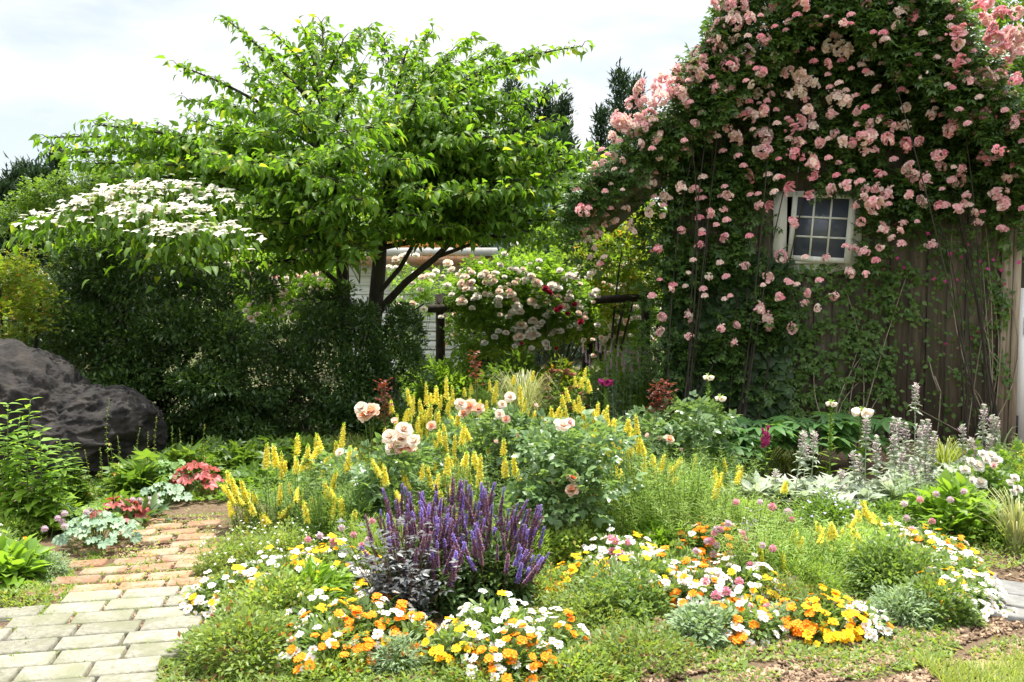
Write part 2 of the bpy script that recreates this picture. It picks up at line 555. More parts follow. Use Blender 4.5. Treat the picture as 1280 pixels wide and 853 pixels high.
def cluster_mesh(mats, n=14, fr=0.28, seed=0):
    """uneven head of small double roses, radius about 1 (used scaled): a few lumps, open flowers and buds"""
    g = Geo()
    k = int(rng.integers(1, 4))
    lumps = np.stack([rng.normal(0, .22, k), rng.normal(0, .19, k), rng.normal(0, .1, k)], 1)
    lumps -= lumps.mean(0)
    per = max(n // k, 3)
    for c0 in lumps:
        g.tube([(0, 0, -.55), c0 * .6 - (0, 0, .15), c0 + (0, 0, .1)], [.07, .06, .05], 4, 0)
        D = np.concatenate([[(0, 0, 1.0)], golden_dirs(per, .82, -.1)])
        for d in D:
            d = nrm(d + rng.normal(0, .16, 3))
            c = c0 + d * np.array((.46, .46, .38)) * rng.uniform(.8, 1.15)
            mi = int(rng.random() < .35) if len(mats) > 1 else 0
            f = fr * rng.uniform(.7, 1.2)
            nd = d + rng.normal(0, .25, 3)
            if rng.random() < .16:
                add_rosette(g, c * 1.1, nd, f * .7, [(5, .3, 1.0, .05), (3, .1, .8, .02)], mi)
            else:
                add_rosette(g, c, nd, f, [(6, 0.95, 1.0, 0.12), (5, 0.6, 0.85, 0.1), (4, 0.25, 0.6, 0.05)], mi)
    return g.mesh('flower_cluster', mats)


def rose_mesh(outer, inner, full=True):
    g = Geo()
    add_rosette(g, np.zeros(3), (0, 0, 1), 1.0,
                [(8, 0.9, 0.95, 0.1), (8, 0.66, 0.95, 0.1), (7, 0.46, 0.9, 0.08), (7, 0.28, 0.82, 0.06), (5, 0.12, 0.7, 0.04)] if full else
                [(6, 0.5, 0.9, 0.08), (5, 0.25, 0.8, 0.05), (4, 0.1, 0.7, 0.03)], [0, 0, 0, 1, 1], T_petal(0.95, 0.34, 0.08))
    return g.mesh('bloom', [outer, inner])


def zinnia_mesh(pm, np_=9):
    g = Geo()
    add_rosette(g, np.zeros(3), (0, 0, 1), 1.0, [(np_, 0.93, 0.98, 0.12), (np_ - 3, 0.8, 0.8, 0.1)], 0, T_petal(0.62, 0.12, 0.03))
    a = np.linspace(0, 2 * np.pi, 7, endpoint=False)
    V = np.concatenate([np.stack([0.25 * np.cos(a), 0.25 * np.sin(a), np.full(7, 0.08)], 1), np.stack([0.16 * np.cos(a), 0.16 * np.sin(a), np.full(7, 0.22)], 1), [(0, 0, 0.26)]])
    q = np.array([(i, (i + 1) % 7, 7 + (i + 1) % 7, 7 + i) for i in range(7)])
    t = np.array([(7 + i, 7 + (i + 1) % 7, 14) for i in range(7)])
    g.add(V, [q, t], 1)
    me = g.mesh('flower', [pm, M['centre']])
    _PG[me.name] = (np.concatenate(g.V), [(f, m) for f, m in g.F])
    return me


def spike_mesh(mats, length, r0, r1, n, fl=0.014, T=None, stemr=0.0016, splitmat=None, name='flower_spike'):
    """florets packed round an upright stem from z=0 to z=length"""
    g = Geo()
    g.tube([(0, 0, -0.02), (0, 0, length * 0.97)], [stemr, stemr * 0.6], 4, 0)
    t = (np.arange(n) + 0.5) / n
    a = np.arange(n) * 2.39996 + rng.uniform(-0.3, 0.3, n)
    r = r0 + (r1 - r0) * t
    rad = np.stack([np.cos(a), np.sin(a), np.zeros(n)], 1)
    P = rad * r[:, None] * 0.25 + np.stack([np.zeros(n), np.zeros(n), t * length], 1)
    for k in range(3):
        d = rad + np.stack([np.zeros(n), np.zeros(n), np.full(n, (0.9, 0.15, -0.5)[k])], 1) + rng.normal(0, 0.18, (n, 3))
        pick = np.zeros(n, int) if splitmat is None else (rng.random(n) < splitmat(t)).astype(int)
        for q in (0, 1):
            s = pick == q
            if s.any():
                g.scatter(T or T_petal(0.8, 0.2), P[s], frames(d[s]), fl * (1.0 - 0.45 * t[s]) * rng.uniform(0.8, 1.2, s.sum()), 1 + q)
    return g.mesh(name, mats)


def globe_mesh(pm):
    g = Geo()
    D = golden_dirs(46, 1, -0.8)
    g.scatter(T_petal(0.6, 0.2), D * 0.35, frames(D + rng.normal(0, 0.1, D.shape)), 0.7, 0)
    return g.mesh('flower_head', [pm])


def fourpetal_T(w=0.72):
    parts = []
    for k in range(4):
        a = k * math.pi / 2
        m = frames(np.array([(math.sin(a), math.cos(a), 0.3 + 0.12 * (k % 2))]))[0]
        parts.append((T_leaf3(w, 0.12, 0.32), (0, 0, 0), m, 0.46 + .05 * (k % 2)))
    return merge_T(parts)


# ------------------------------------------------------------------ generic plant geometry (local space, base at the origin)
def mound_geo(R_, H, n, L, T=TL, mi=0, flat=0.55, g=None, stems=12):
    g = g or Geo()
    k = rng.normal(0, 1, (n, 3))
    k[:, 2] = np.abs(k[:, 2]) * 0.9
    k = nrm(k)
    u = rng.uniform(0.25, 1.0, n) ** 0.45
    lump = 0.82 + 0.18 * np.sin(k[:, 0] * 5 + R_ * 40) * np.cos(k[:, 1] * 6 + H * 30)
    P = k * u[:, None] * lump[:, None] * np.array((R_, R_, H))
    d = k * np.array((1, 1, 0.6)) + rng.normal(0, 0.5, (n, 3)) + np.array((0, 0, 0.25))
    g.scatter(T, P, frames(d, None, 0.35), L * rng.uniform(0.65, 1.25, n), mi)
    for i in range(stems):
        e = P[rng.integers(n)]
        g.tube([(e[0] * 0.15, e[1] * 0.15, 0), e * np.array((0.7, 0.7, 0.55)), e], [0.003, 0.002, 0.0012], 3, mi)
    return g


def leafy_stem(g, p0, p1, n, L, T, mi=0, smi=1, r=0.003, whorl=2, up=0.6, bend=0.06, taper=0.45, start=0.1, droop=0.0):
    p0, p1 = np.asarray(p0, float), np.asarray(p1, float)
    mid = (p0 + p1) / 2 + rng.normal(0, bend, 3) * np.linalg.norm(p1 - p0) * np.array((1, 1, 0.2))
    t = np.linspace(0, 1, 6)[:, None]
    pts = (1 - t) ** 2 * p0 + 2 * t * (1 - t) * mid + t ** 2 * p1
    g.tube(pts, np.linspace(r, r * 0.5, 6), 4, smi)
    tt = np.repeat(np.linspace(start, 1, max(n // whorl, 1)), whorl)
    tt = np.clip(tt + rng.uniform(-0.022, 0.022, len(tt)), 0, 1)[:, None]
    P = (1 - tt) ** 2 * p0 + 2 * tt * (1 - tt) * mid + tt ** 2 * p1
    m = len(P)
    node = np.repeat(np.arange((m + whorl - 1) // whorl), whorl)[:m]
    a = np.tile(np.arange(whorl) * 2 * np.pi / whorl, (m + whorl - 1) // whorl)[:m] + node * 1.3 + rng.uniform(-0.35, 0.35, m)
    d = np.stack([np.cos(a), np.sin(a), np.full(m, up)], 1) + rng.normal(0, 0.12, (m, 3))
    g.scatter(T, P, frames(d, None, 0.2), L * (1 - taper * tt[:, 0] ** 2) * rng.uniform(0.8, 1.15, m), mi)
    return pts


def blades_geo(n, H, spread, w, arch=0.6, base=0.03, mi=0, g=None, seg=5):
    g = g or Geo()
    a = rng.uniform(0, 2 * np.pi, n)
    out = np.stack([np.cos(a), np.sin(a), np.zeros(n)], 1)
    L = rng.uniform(0.6, 1.05, n)
    sp = spread * rng.uniform(0.15, 1.0, n)
    t = np.linspace(0, 1, seg)
    b = out * base * rng.uniform(0, 1, n)[:, None]
    side = np.stack([-np.sin(a), np.cos(a), np.zeros(n)], 1)
    x = sp[:, None] * t[None] ** 1.3
    z = H * L[:, None] * (np.sin(t[None] * (np.pi / 2 + arch * rng.uniform(0, 1, n)[:, None])))
    c = b[:, None] + out[:, None] * x[..., None] + np.array((0, 0, 1.0)) * z[..., None]
    ww = w * (1 - t ** 2 * 0.92)[None, :, None] * side[:, None] * 0.5
    V = np.stack([c - ww, c + ww], 2).reshape(n, seg * 2, 3)
    q = np.array([(2 * i, 2 * i + 1, 2 * i + 3, 2 * i + 2) for i in range(seg - 1)])
    F_ = (q[None] + (np.arange(n) * seg * 2)[:, None, None]).reshape(-1, 4)
    g.add(V.reshape(-1, 3), F_, mi)
    return g


def blob_foliage(g, blobs, n, L, T=TL, mi=0, up=0.2, shell=0.55, clump=0.45, hang=0.0, holes=None):
    """leaves in lumpy ellipsoids: blobs = [(centre, (rx, ry, rz))]; dense near the surface, thinned in patches"""
    vol = np.array([b[1][0] * b[1][1] + b[1][1] * b[1][2] + b[1][0] * b[1][2] for b in blobs], float)
    cnt = np.maximum((n * vol / vol.sum()).astype(int), 1)
    for (c, r), k in zip(blobs, cnt):
        c, r = np.asarray(c, float), np.asarray(r, float)
        m = int(k * 1.9)
        d = nrm(rng.normal(0, 1, (m, 3)))
        ph = rng.uniform(0, 6, 6)
        f1, f2 = rng.uniform(2.5, 5, 2)
        lump = 0.8 + 0.16 * np.sin(d[:, 0] * f1 + ph[0]) * np.sin(d[:, 1] * f2 + ph[1]) + 0.14 * np.sin(d[:, 2] * 5 + ph[2] + d[:, 0] * 3)
        u = 1 - rng.random(m) ** 1.6 * shell
        P = c + d * (u * lump)[:, None] * r
        s = np.sin(P[:, 0] * 7.1 / max(r[0], .3) ** .5 + ph[3]) + np.sin(P[:, 1] * 6.3 + ph[4]) + np.sin(P[:, 2] * 8.2 + ph[5])
        keep = s + rng.normal(0, 1.0, m) > -1.5 + 2.6 * clump * 0.5
        P, d = P[keep][:k], d[keep][:k]
        P = P[P[:, 2] > 0.02] if len(P) else P
        d = d[:len(P)]
        dd = d + rng.normal(0, 0.6, d.shape) + np.array((0, 0, up - hang))
        g.scatter(T, P, frames(dd, None, 0.4), L * rng.uniform(0.65, 1.25, len(P)), mi)
    return g


def limbs(g, base, targets, r=0.03, mi=0, sides=6, wob=0.08):
    base = np.asarray(base, float)
    for tg in targets:
        tg = np.asarray(tg, float)
        k = 6
        t = np.linspace(0, 1, k)[:, None]
        mid = base * 0.5 + tg * 0.5 + np.array((0, 0, 0.15 * np.linalg.norm(tg - base))) + rng.normal(0, wob, 3)
        pts = (1 - t) ** 2 * base + 2 * t * (1 - t) * mid + t ** 2 * tg
        g.tube(pts, np.linspace(r, r * 0.3, k), sides, mi)


# ================================================================== THE SETTING
M['soil'] = roughmat('bark mulch soil', (0.06, 0.038, 0.022), (0.22, 0.155, 0.095), 60, 0.95, 0.9, c3=(0.12, 0.08, 0.045), rp=(0.32, 0.7))
M['meadow'] = roughmat('grassy ground', (0.035, 0.05, 0.016), (0.11, 0.13, 0.04), 9, 0.95, 0.6, c3=(0.12, 0.095, 0.05))
M['lawn'] = roughmat('lawn ground', (0.11, 0.14, 0.04), (0.24, 0.25, 0.09), 30, 0.95, 0.6, c3=(0.27, 0.23, 0.11))
M['gravel'] = roughmat('tan gravel', (0.30, 0.22, 0.15), (0.46, 0.36, 0.26), 60, 0.95, 0.5)
M['paver'] = roughmat('pale stone paver', (0.155, 0.149, 0.112), (0.30, 0.288, 0.225), 34, 0.9, 0.6, c3=(0.17, 0.172, 0.11), island=0.19)
M['brick'] = roughmat('red brick paver', (0.19, 0.095, 0.052), (0.33, 0.195, 0.115), 34, 0.9, 0.7, c3=(0.29, 0.235, 0.16), island=0.25)
M['slate'] = roughmat('grey stone slab', (0.12, 0.12, 0.112), (0.21, 0.21, 0.195), 16, 0.85, 0.4, c3=(0.17, 0.155, 0.13), island=0.12)
M['rock'] = roughmat('dark volcanic rock', (0.006, 0.0056, 0.0053), (0.030, 0.027, 0.025), 26, 0.9, 0.7, c3=(0.036, 0.031, 0.026), detail=14)
M['chip'] = roughmat('bark chip', (0.12, 0.075, 0.045), (0.34, 0.24, 0.155), 12, 0.95, 0, island=0.6)
M['board'] = roughmat('weathered board', (0.066, 0.053, 0.039), (0.20, 0.165, 0.122), 7, 0.9, 0.6, (6, 6, 0.5), c3=(0.11, 0.098, 0.07), island=0.25)
M['trimwood'] = roughmat('sun bleached trim', (0.20, 0.16, 0.11), (0.40, 0.34, 0.26), 8, 0.85, 0.5, (7, 7, 0.4), island=0.15)
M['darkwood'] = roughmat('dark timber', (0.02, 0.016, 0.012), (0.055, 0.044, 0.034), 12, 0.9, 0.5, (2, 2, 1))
M['oldpaint'] = roughmat('old white paint', (0.42, 0.42, 0.36), (0.66, 0.66, 0.60), 14, 0.7, 0.3, (3, 3, 0.7), c3=(0.52, 0.52, 0.42), rp=(0.2, 0.5))
M['whitepaint'] = roughmat('white paint', (0.66, 0.66, 0.63), (0.80, 0.80, 0.78), 6, 0.6, 0.1, (1, 1, 0.3))
M['siding'] = roughmat('white siding', (0.60, 0.61, 0.60), (0.74, 0.75, 0.74), 5, 0.7, 0.1, island=0.04)
M['roofing'] = roughmat('dark roofing', (0.03, 0.028, 0.026), (0.07, 0.065, 0.06), 20, 0.9, 0.5)
M['palefascia'] = roughmat('grey fascia', (0.40, 0.39, 0.37), (0.55, 0.54, 0.52), 10, 0.8, 0.2)
M['tanwood'] = roughmat('tan timber', (0.22, 0.13, 0.08), (0.36, 0.23, 0.15), 9, 0.85, 0.3, (0.6, 3, 3))
M['glass'] = glassmat('dark window glass', (0.06, 0.07, 0.092))
M['iron'] = roughmat('black iron', (0.012, 0.012, 0.012), (0.03, 0.03, 0.03), 20, 0.5, 0.1)


def fbm(P, sc_=1.0, oct_=4):
    return np.array([mnoise.fractal(Vector(p) * sc_, 0.9, 2.0, oct_) for p in P])


def grid_sheet(name, x0, x1, y0, y1, z, mat, n=(60, 60), amp=0.0, edge=0.0, kind='structure'):
    xs, ys = np.linspace(x0, x1, n[0]), np.linspace(y0, y1, n[1])
    X, Y = np.meshgrid(xs, ys)
    Z = z + amp * (np.sin(X * 2.3 + Y * 1.1) * np.cos(Y * 1.7 - X * .6) + 0.5 * np.sin(X * 5.1) * np.cos(Y * 4.3 + 1))
    V = np.stack([X, Y, Z], -1).reshape(-1, 3)
    i = np.arange(n[1] - 1)[:, None] * n[0] + np.arange(n[0] - 1)[None]
    q = np.stack([i, i + 1, i + n[0] + 1, i + n[0]], -1).reshape(-1, 4)
    g = Geo(); g.add(V, q)
    return tag(put(name, g.mesh(name, mat, True)), kind=kind)


grid_sheet('ground', -220, 220, -60, 380, -0.012, M['meadow'], (40, 40))
grid_sheet('planting_bed', -5.2, 6.6, 2.4, 9.6, 0.004, M['soil'], (80, 60), 0.006)
grid_sheet('lawn', 1.85, 4.6, 2.2, 3.46, 0.022, M['lawn'], (30, 20), 0.004)
grid_sheet('gravel_path', -1.3, 2.1, 10.6, 13.2, 0.012, M['gravel'], (20, 16), 0.002)

# ---- paved path: pale stone pavers, then red brick; it runs away to the left of the view
PA = R(11.3)
pdir, pside = np.array((-math.sin(PA), math.cos(PA), 0)), np.array((math.cos(PA), math.sin(PA), 0))


def paver(g, c, w, d, h, tilt=0.012, rz=0.0):
    a = PA + rz
    Mx = Matrix.Translation(Vector(c)) @ Matrix.Rotation(a, 4, 'Z') @ Matrix.Rotation(rng.normal(0, tilt), 4, 'X') @ Matrix.Rotation(rng.normal(0, tilt), 4, 'Y')
    g.box((-w / 2, -d / 2, -0.05), (w / 2, d / 2, h), Mx, 0, 0.006)


def pix_row(y_px):
    return gnd(160, y_px)


sg = Geo()
o_r = gnd(258, 737)                       # right edge where the stone meets the brick
rowp = 0.146
lefts = [0.66, 0.72, 0.70, 0.78, 0.90, 0.93, 1.12, 1.14, 1.2, 1.25, 1.3, 1.35]
rights = [0.0, 0.0, 0.0, 0.06, 0.02, 0.06, -0.04, -0.02, -0.1, -0.1, -0.1, -0.1]
for k in range(12):
    org = o_r - pdir * rowp * (k + 0.5)
    x = rights[k]
    first = (0.12, 0.16, 0.27, 0.27, 0.27, 0.27, 0.27, 0.24, 0.27, 0.2, 0.27, 0.27)[k]
    while x > -lefts[k]:
        w = first if first else 0.272
        first = 0
        c = org + pside * (x - w / 2)
        paver(sg, (c[0], c[1], 0.0), w - 0.017, rowp - 0.013, 0.032 + rng.normal(0, 0.002), 0.008, rng.normal(0, 0.01))
        x -= w
tag(put('stone_path', sg.mesh('stone_path', M['paver'])), kind='structure')
bg = Geo()
for k in range(10):
    org = o_r + pdir * 0.142 * (k + 0.5)
    x = 0.02 - (0.12 if k % 2 else 0) + (-0.1 if k > 5 else 0)
    while x > -(0.70 - 0.02 * k):
        w = 0.235 * rng.uniform(0.93, 1.05)
        if rng.random() > (0.0 if k < 3 else 0.12 + 0.03 * k):
            c = org + pside * (x - w / 2) + pdir * rng.normal(0, 0.006)
            paver(bg, (c[0], c[1], 0.0), w - 0.018, 0.112, 0.028 + rng.normal(0, 0.003), 0.014, rng.normal(0, 0.025))
        x -= w + (0.02 if k > 2 else 0.004)
tag(put('brick_path', bg.mesh('brick_path', M['brick'])), kind='structure')
# ---- grey slabs at the right
gg = Geo()
for (px, py, w, d, a) in ((1222, 738, .46, .13, -33), (1248, 754, .5, .13, -33), (1237, 768, .3, .13, -33), (1275, 742, .3, .16, -30), (1290, 762, .3, .15, -30), (1205, 722, .3, .12, -33)):
    c = gnd(px, py)
    Mx = Matrix.Translation(Vector((c[0], c[1], 0))) @ Matrix.Rotation(R(a), 4, 'Z') @ Matrix.Rotation(rng.normal(0, .01), 4, 'X')
    gg.box((-w / 2, -d / 2, -.05), (w / 2, d / 2, .035), Mx, 0, .006)
tag(put('slab_path', gg.mesh('slab_path', M['slate'])), kind='structure')

# ---- boulder
def boulder():
    import bmesh
    bm = bmesh.new()
    bmesh.ops.create_icosphere(bm, subdivisions=7, radius=1)
    D = nrm(np.array([v.co[:] for v in bm.verts]))
    c0 = np.array((gx(72, 7.0), 7.1, 0.33))
    ell = [((-0.55, 0.1, 0.15), (0.72, 0.6, 0.62)), ((0.22, 0.0, 0.02), (0.58, 0.5, 0.44)), ((-1.0, 0.1, -0.1), (0.7, 0.6, 0.6))]
    r = np.full(len(D), 0.2)
    for c, a in ell:
        c, a = np.array(c), np.array(a)
        A = ((D / a) ** 2).sum(1); B = -(D * c / a ** 2).sum(1); C = ((c / a) ** 2).sum() - 1
        disc = B * B - A * C
        t = np.where(disc > 0, (-B + np.sqrt(np.maximum(disc, 0))) / A, 0)
        r = np.maximum(r, t)
    P = D * r[:, None]
    n1 = fbm(P + 3, 1.6, 3); n2 = fbm(P + 9, 5.0, 5)
    ridg = np.abs(fbm(P + 17, 2.4, 3))
    n3 = fbm(P + 31, 13.0, 4); r2 = np.abs(fbm(P * (1, 1, 2.2) + 5, 4.5, 4))
    P = P + D * (0.10 * n1 + 0.035 * n2 + .009 * n3 - 0.09 * ridg - .05 * r2 + 0.03)[:, None]
    for v, p in zip(bm.verts, P):
        v.co = p
    me = bpy.data.meshes.new('boulder')
    bm.to_mesh(me); bm.free()
    me.polygons.foreach_set('use_smooth', np.ones(len(me.polygons), bool))
    me.materials.append(M['rock'])
    return tag(put('boulder', me, None, c0), 'big dark rough boulder lying at the foot of the shady shrubs', 'boulder')


boulder()

# ================================================================== SHED
SA = R(-10)
S_A = np.array(((832 - 640) / F * 9.03, 8.95, 0.0))
s_e = np.array((math.cos(SA), math.sin(SA), 0))          # along the facade to the right
s_b = np.array((-math.sin(SA), math.cos(SA), 0))         # depth, away from the viewer
S_W = 3.33


def wall(px, py, off=0.0):
    """world point at photograph pixel (px, py) on the shed's front, off metres in front of it"""
    o = np.array((0, 0, CAM_H))
    d = at(px, py, 5.0) - o
    n = -s_b
    t = (off + (S_A - o) @ n) / (d @ n)
    return o + d * t


def wl(px, py, off=0.0):
    """same point in the shed's own coordinates (along, depth, height)"""
    p = wall(px, py, off) - S_A
    return np.array((p @ s_e, p @ s_b, p[2]))


shed = thing('garden_shed', 'weathered wooden shed smothered in pink climbing roses', 'shed', tuple(S_A), SA)
ra, rb = wl(742, 262, .25), wl(832, 180, .25)
SLOPE = (rb[2] - ra[2]) / (rb[0] - ra[0])
ZR0 = rb[2] - SLOPE * rb[0]              # underside of roof at along = 0


def zroof(x):
    return ZR0 + SLOPE * (x if x < S_W / 2 else S_W - x)


S_D = 3.0
wa, wb = wl(967, 240), wl(1075, 342)
WX0, WX1, WZ0, WZ1 = wa[0], wb[0], wb[2], wa[2]
hx0, hx1, hz0, hz1 = WX0 + .10, WX1 - .10, WZ0 + .1, WZ1 - .05    # hole behind the sash
g = Geo()
x = 0.0
k = 0
while x < S_W - 0.01:                    # vertical boards, each cut under the rake
    w = min(0.175 * rng.uniform(0.95, 1.1), S_W - x)
    y0 = rng.uniform(0, 0.006) + (0.012 if k % 2 else 0)
    segs = [(0.0, None)]
    if x + w > hx0 and x < hx1:
        segs = [(0.0, hz0), (hz1, None)]
    for z0, z1 in segs:
        za = zroof(x + .002) if z1 is None else z1
        zb = zroof(x + w - .004) if z1 is None else z1
        a, b = x + .002, x + w - .004
        V = [(a, y0, z0), (b, y0, z0), (b, y0, zb), (a, y0, za), (a, y0 + .022, z0), (b, y0 + .022, z0), (b, y0 + .022, zb), (a, y0 + .022, za)]
        g.add(V, np.array([(0, 1, 2, 3), (5, 4, 7, 6), (0, 3, 7, 4), (1, 5, 6, 2), (3, 2, 6, 7), (0, 4, 5, 1)]))
    x += w
    k += 1
# inner lining, sides and back
zs = zroof(0)
g.add([(0.02, .05, zs - .02), (S_W - .02, .05, zs - .02), (S_W / 2, .05, zroof(S_W / 2) - .02)], np.array([(0, 1, 2)]))
g.box((0.02, .04, 0), (hx0 - .02, .06, zs - .01)); g.box((hx1 + .02, .04, 0), (S_W - .02, .06, zs - .01))
g.box((0, .06, 0), (.03, S_D, zs)); g.box((S_W - .03, .06, 0), (S_W, S_D, zs))
g.box((.031, S_D - .03, 0), (S_W - .031, S_D, zs))
put('wall', g.mesh('wall', M['board']), shed)
g = Geo()
OV, FR = 0.78, 0.28
for sgn in (0, 1):                        # two roof slopes
    xe, xm = (-OV, S_W / 2) if not sgn else (S_W + 0.35, S_W / 2)
    ze = ZR0 + SLOPE * (-OV if not sgn else -0.35)
    zm = zroof(S_W / 2)
    V = [(xe, -FR, ze), (xm, -FR, zm), (xm, S_D + .2, zm), (xe, S_D + .2, ze)]
    V += [(a, b, c + 0.075) for a, b, c in V]
    g.add(V, np.array([(0, 3, 2, 1), (4, 5, 6, 7), (0, 1, 5, 4), (1, 2, 6, 5), (2, 3, 7, 6), (3, 0, 4, 7)]))
roof = put('roof', g.mesh('roof', M['roofing']), shed)
for sgn in (0, 1):                        # pale bargeboards along the rake
    g = Geo()
    for (y0, dz0, dz1) in ((-FR - .025, -.11, .07), (-.05, -.2, -.06)):
        xe, xm = (-OV - .02, S_W / 2) if not sgn else (S_W + 0.37, S_W / 2)
        ze = ZR0 + SLOPE * (-OV - .02 if not sgn else -0.37)
        zm = zroof(S_W / 2)
        V = [(xe, y0, ze + dz0), (xm, y0, zm + dz0), (xm, y0, zm + dz1), (xe, y0, ze + dz1)]
        V += [(a, b + .022, c) for a, b, c in V]
        g.add(V, np.array([(0, 1, 2, 3), (5, 4, 7, 6), (0, 4, 5, 1), (2, 6, 7, 3), (0, 3, 7, 4), (1, 5, 6, 2)]))
    put('bargeboard', g.mesh('bargeboard', M['trimwood']), roof)
# window: flat pale surround, leaning sash with nine panes, dark gap to its right
win = thing('window', None, None)
win.parent = shed
win.location = (WX0, -0.02, WZ0)
ww_, wh_ = WX1 - WX0, WZ1 - WZ0
g = Geo()
g.box((0, -.012, 0), (.13, .012, wh_)); g.box((ww_ - .15, -.012, 0), (ww_, .012, wh_))
g.box((.13, -.012, wh_ - .055), (ww_ - .15, .010, wh_)); g.box((.13, -.012, 0), (ww_ - .15, .010, .13))
put('frame', g.mesh('frame', M['oldpaint']), win)
g = Geo()
g.box((-.02, -.05, .10), (ww_ - .12, -.013, .125))
put('sill', g.mesh('sill', M['oldpaint']), win)
sw, sh = ww_ - .245, wh_ - .15
sash = put('sash', None, win) if False else thing('sash', None, None)
sash.parent = win
sash.location = (.135, -.03, .135)
sash.rotation_euler = (R(-2), R(4.0), R(-6))
g = Geo()
fw = .05
g.box((0, -.02, 0), (fw, .02, sh)); g.box((sw - fw - .015, -.02, 0), (sw, .02, sh))
g.box((fw, -.02, 0), (sw - fw - .015, .019, fw)); g.box((fw, -.02, sh - fw * .8), (sw - fw - .015, .019, sh))
for i in (1, 2):
    xx = fw + (sw - 2 * fw - .015) * i / 3
    zz = fw + (sh - 1.8 * fw) * i / 3
    g.box((xx - .009, -.014, fw), (xx + .009, .014, sh - fw * .8))
    g.box((fw, -.012, zz - .009), (sw - fw - .015, .012, zz + .009))
put('sash_frame', g.mesh('sash_frame', M['oldpaint']), sash)
g = Geo()
g.box((fw - .005, -.003, fw - .005), (sw - fw - .01, .003, sh - fw * .8 + .005))
put('panes', g.mesh('panes', M['glass']), sash)
# dark panel added behind the window, stands in for the unlit room
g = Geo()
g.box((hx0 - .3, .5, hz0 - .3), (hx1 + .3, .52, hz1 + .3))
put('dark_room_panel', g.mesh('dark_room_panel', M['darkwood']), shed)
# weathered corner trim at the right end
g = Geo()
for (x0, x1, y0) in ((S_W - .15, S_W - .095, -.03), (S_W - .09, S_W - .05, -.022), (S_W - .045, S_W + .02, -.034)):
    g.box((x0, y0, 0.0), (x1, -.001, zs - .02))
put('corner_trim', g.mesh('corner_trim', M['trimwood']), shed)
# white board gate just right of the shed
gb = S_A + s_e * (S_W + .035) + s_b * .04
gate = thing('white_gate', 'white painted plank gate with black latch right of the shed corner', 'gate', tuple(gb), R(-4))
g = Geo()
for k in range(7):
    g.box((.13 * k + .002, 0, .04), (.13 * k + .127, .022, 1.55 + rng.uniform(-.01, .01)))
put('board_panel', g.mesh('board_panel', M['whitepaint']), gate)
g = Geo()
g.box((0, .023, .3), (.9, .05, .4))
put('rail', g.mesh('rail', M['whitepaint']), gate)
g = Geo()
g.box((0, .023, 1.2), (.9, .05, 1.3))
put('rail', g.mesh('rail', M['whitepaint']), gate)
g = Geo()
lz = 1.18
g.box((.055, -.014, lz - .085), (.078, -.001, lz + .085)); g.box((.079, -.014, lz + .06), (.16, -.002, lz + .085)); g.box((.079, -.014, lz - .0), (.135, -.002, lz + .022))
put('latch', g.mesh('latch', M['iron']), gate)
g = Geo()
g.box((.005, -.012, .08), (.03, -.001, .3))
put('hinge', g.mesh('hinge', M['iron']), gate)

# ================================================================== WHITE HUT behind, trellis
HY = 15.0
hb = np.array((gx(484, HY), HY, 0))
hut = thing('white_hut', 'low white clapboard hut with flat roof behind the tree trunks', 'hut', tuple(hb))
hx_l, hx_r = gx(428, HY) - hb[0], gx(583, HY) - hb[0]
htop = at(500, 326, HY)[2]
g = Geo()
z = 0
while z < htop - .02:
    g.box((hx_l, -.02 - .0, z), (hx_r, .0, min(z + .155, htop)), Matrix.Translation((0, 0, 0)))
    g.box((hx_l, -.034, z), (hx_r, -.0205, z + .035))
    z += .16
g.box((hx_l, .01, 0), (hx_r, 2.6, htop))
put('wall', g.mesh('wall', M['siding']), hut)
g = Geo()
rx = gx(622, HY) - hb[0]
g.box((hx_l - .2, -.5, htop + .06), (rx, 3.0, htop + .2))
hroof = put('roof', g.mesh('roof', M['palefascia']), hut)
g = Geo()
g.box((hx_l - .15, -.46, htop - .1), (rx - .03, -.42, htop + .058))
put('eave_beam', g.mesh('eave_beam', M['tanwood']), hroof)
g = Geo()
a, b = at(540, 352, HY) - hb, at(574, 384, HY) - hb
g.box((a[0], -.06, b[2]), (b[0], -.036, a[2]))
w2 = put('window', g.mesh('window', M['palefascia']), hut)
g = Geo()
g.box((a[0] + .05, -.066, b[2] + .05), (b[0] - .05, -.061, a[2] - .05))
put('pane', g.mesh('pane', M['glass']), w2)
# dry trailing plant on the hut roof
g = Geo()
for k in range(26):
    px = rng.uniform(488, 590)
    c = at(px, rng.uniform(304, 312), HY - .35)
    blob_foliage(g, [(c, (.16, .14, .09))], 60, .07, TL_nar, 0, 0.0, hang=0.3)
for k in range(16):
    px = rng.uniform(500, 590)
    c = at(px, 318, HY - .56)
    leafy_stem(g, c, c + np.array((rng.normal(0, .05), 0, -rng.uniform(.1, .4))), 14, .06, TL_nar)
tag(put('roof_creeper', g.mesh('roof_creeper', [M['yellowdry'], M['yellowdry']], org=hb), None, tuple(hb)), 'dry orange brown creeper trailing over the hut roof edge', 'creeper')

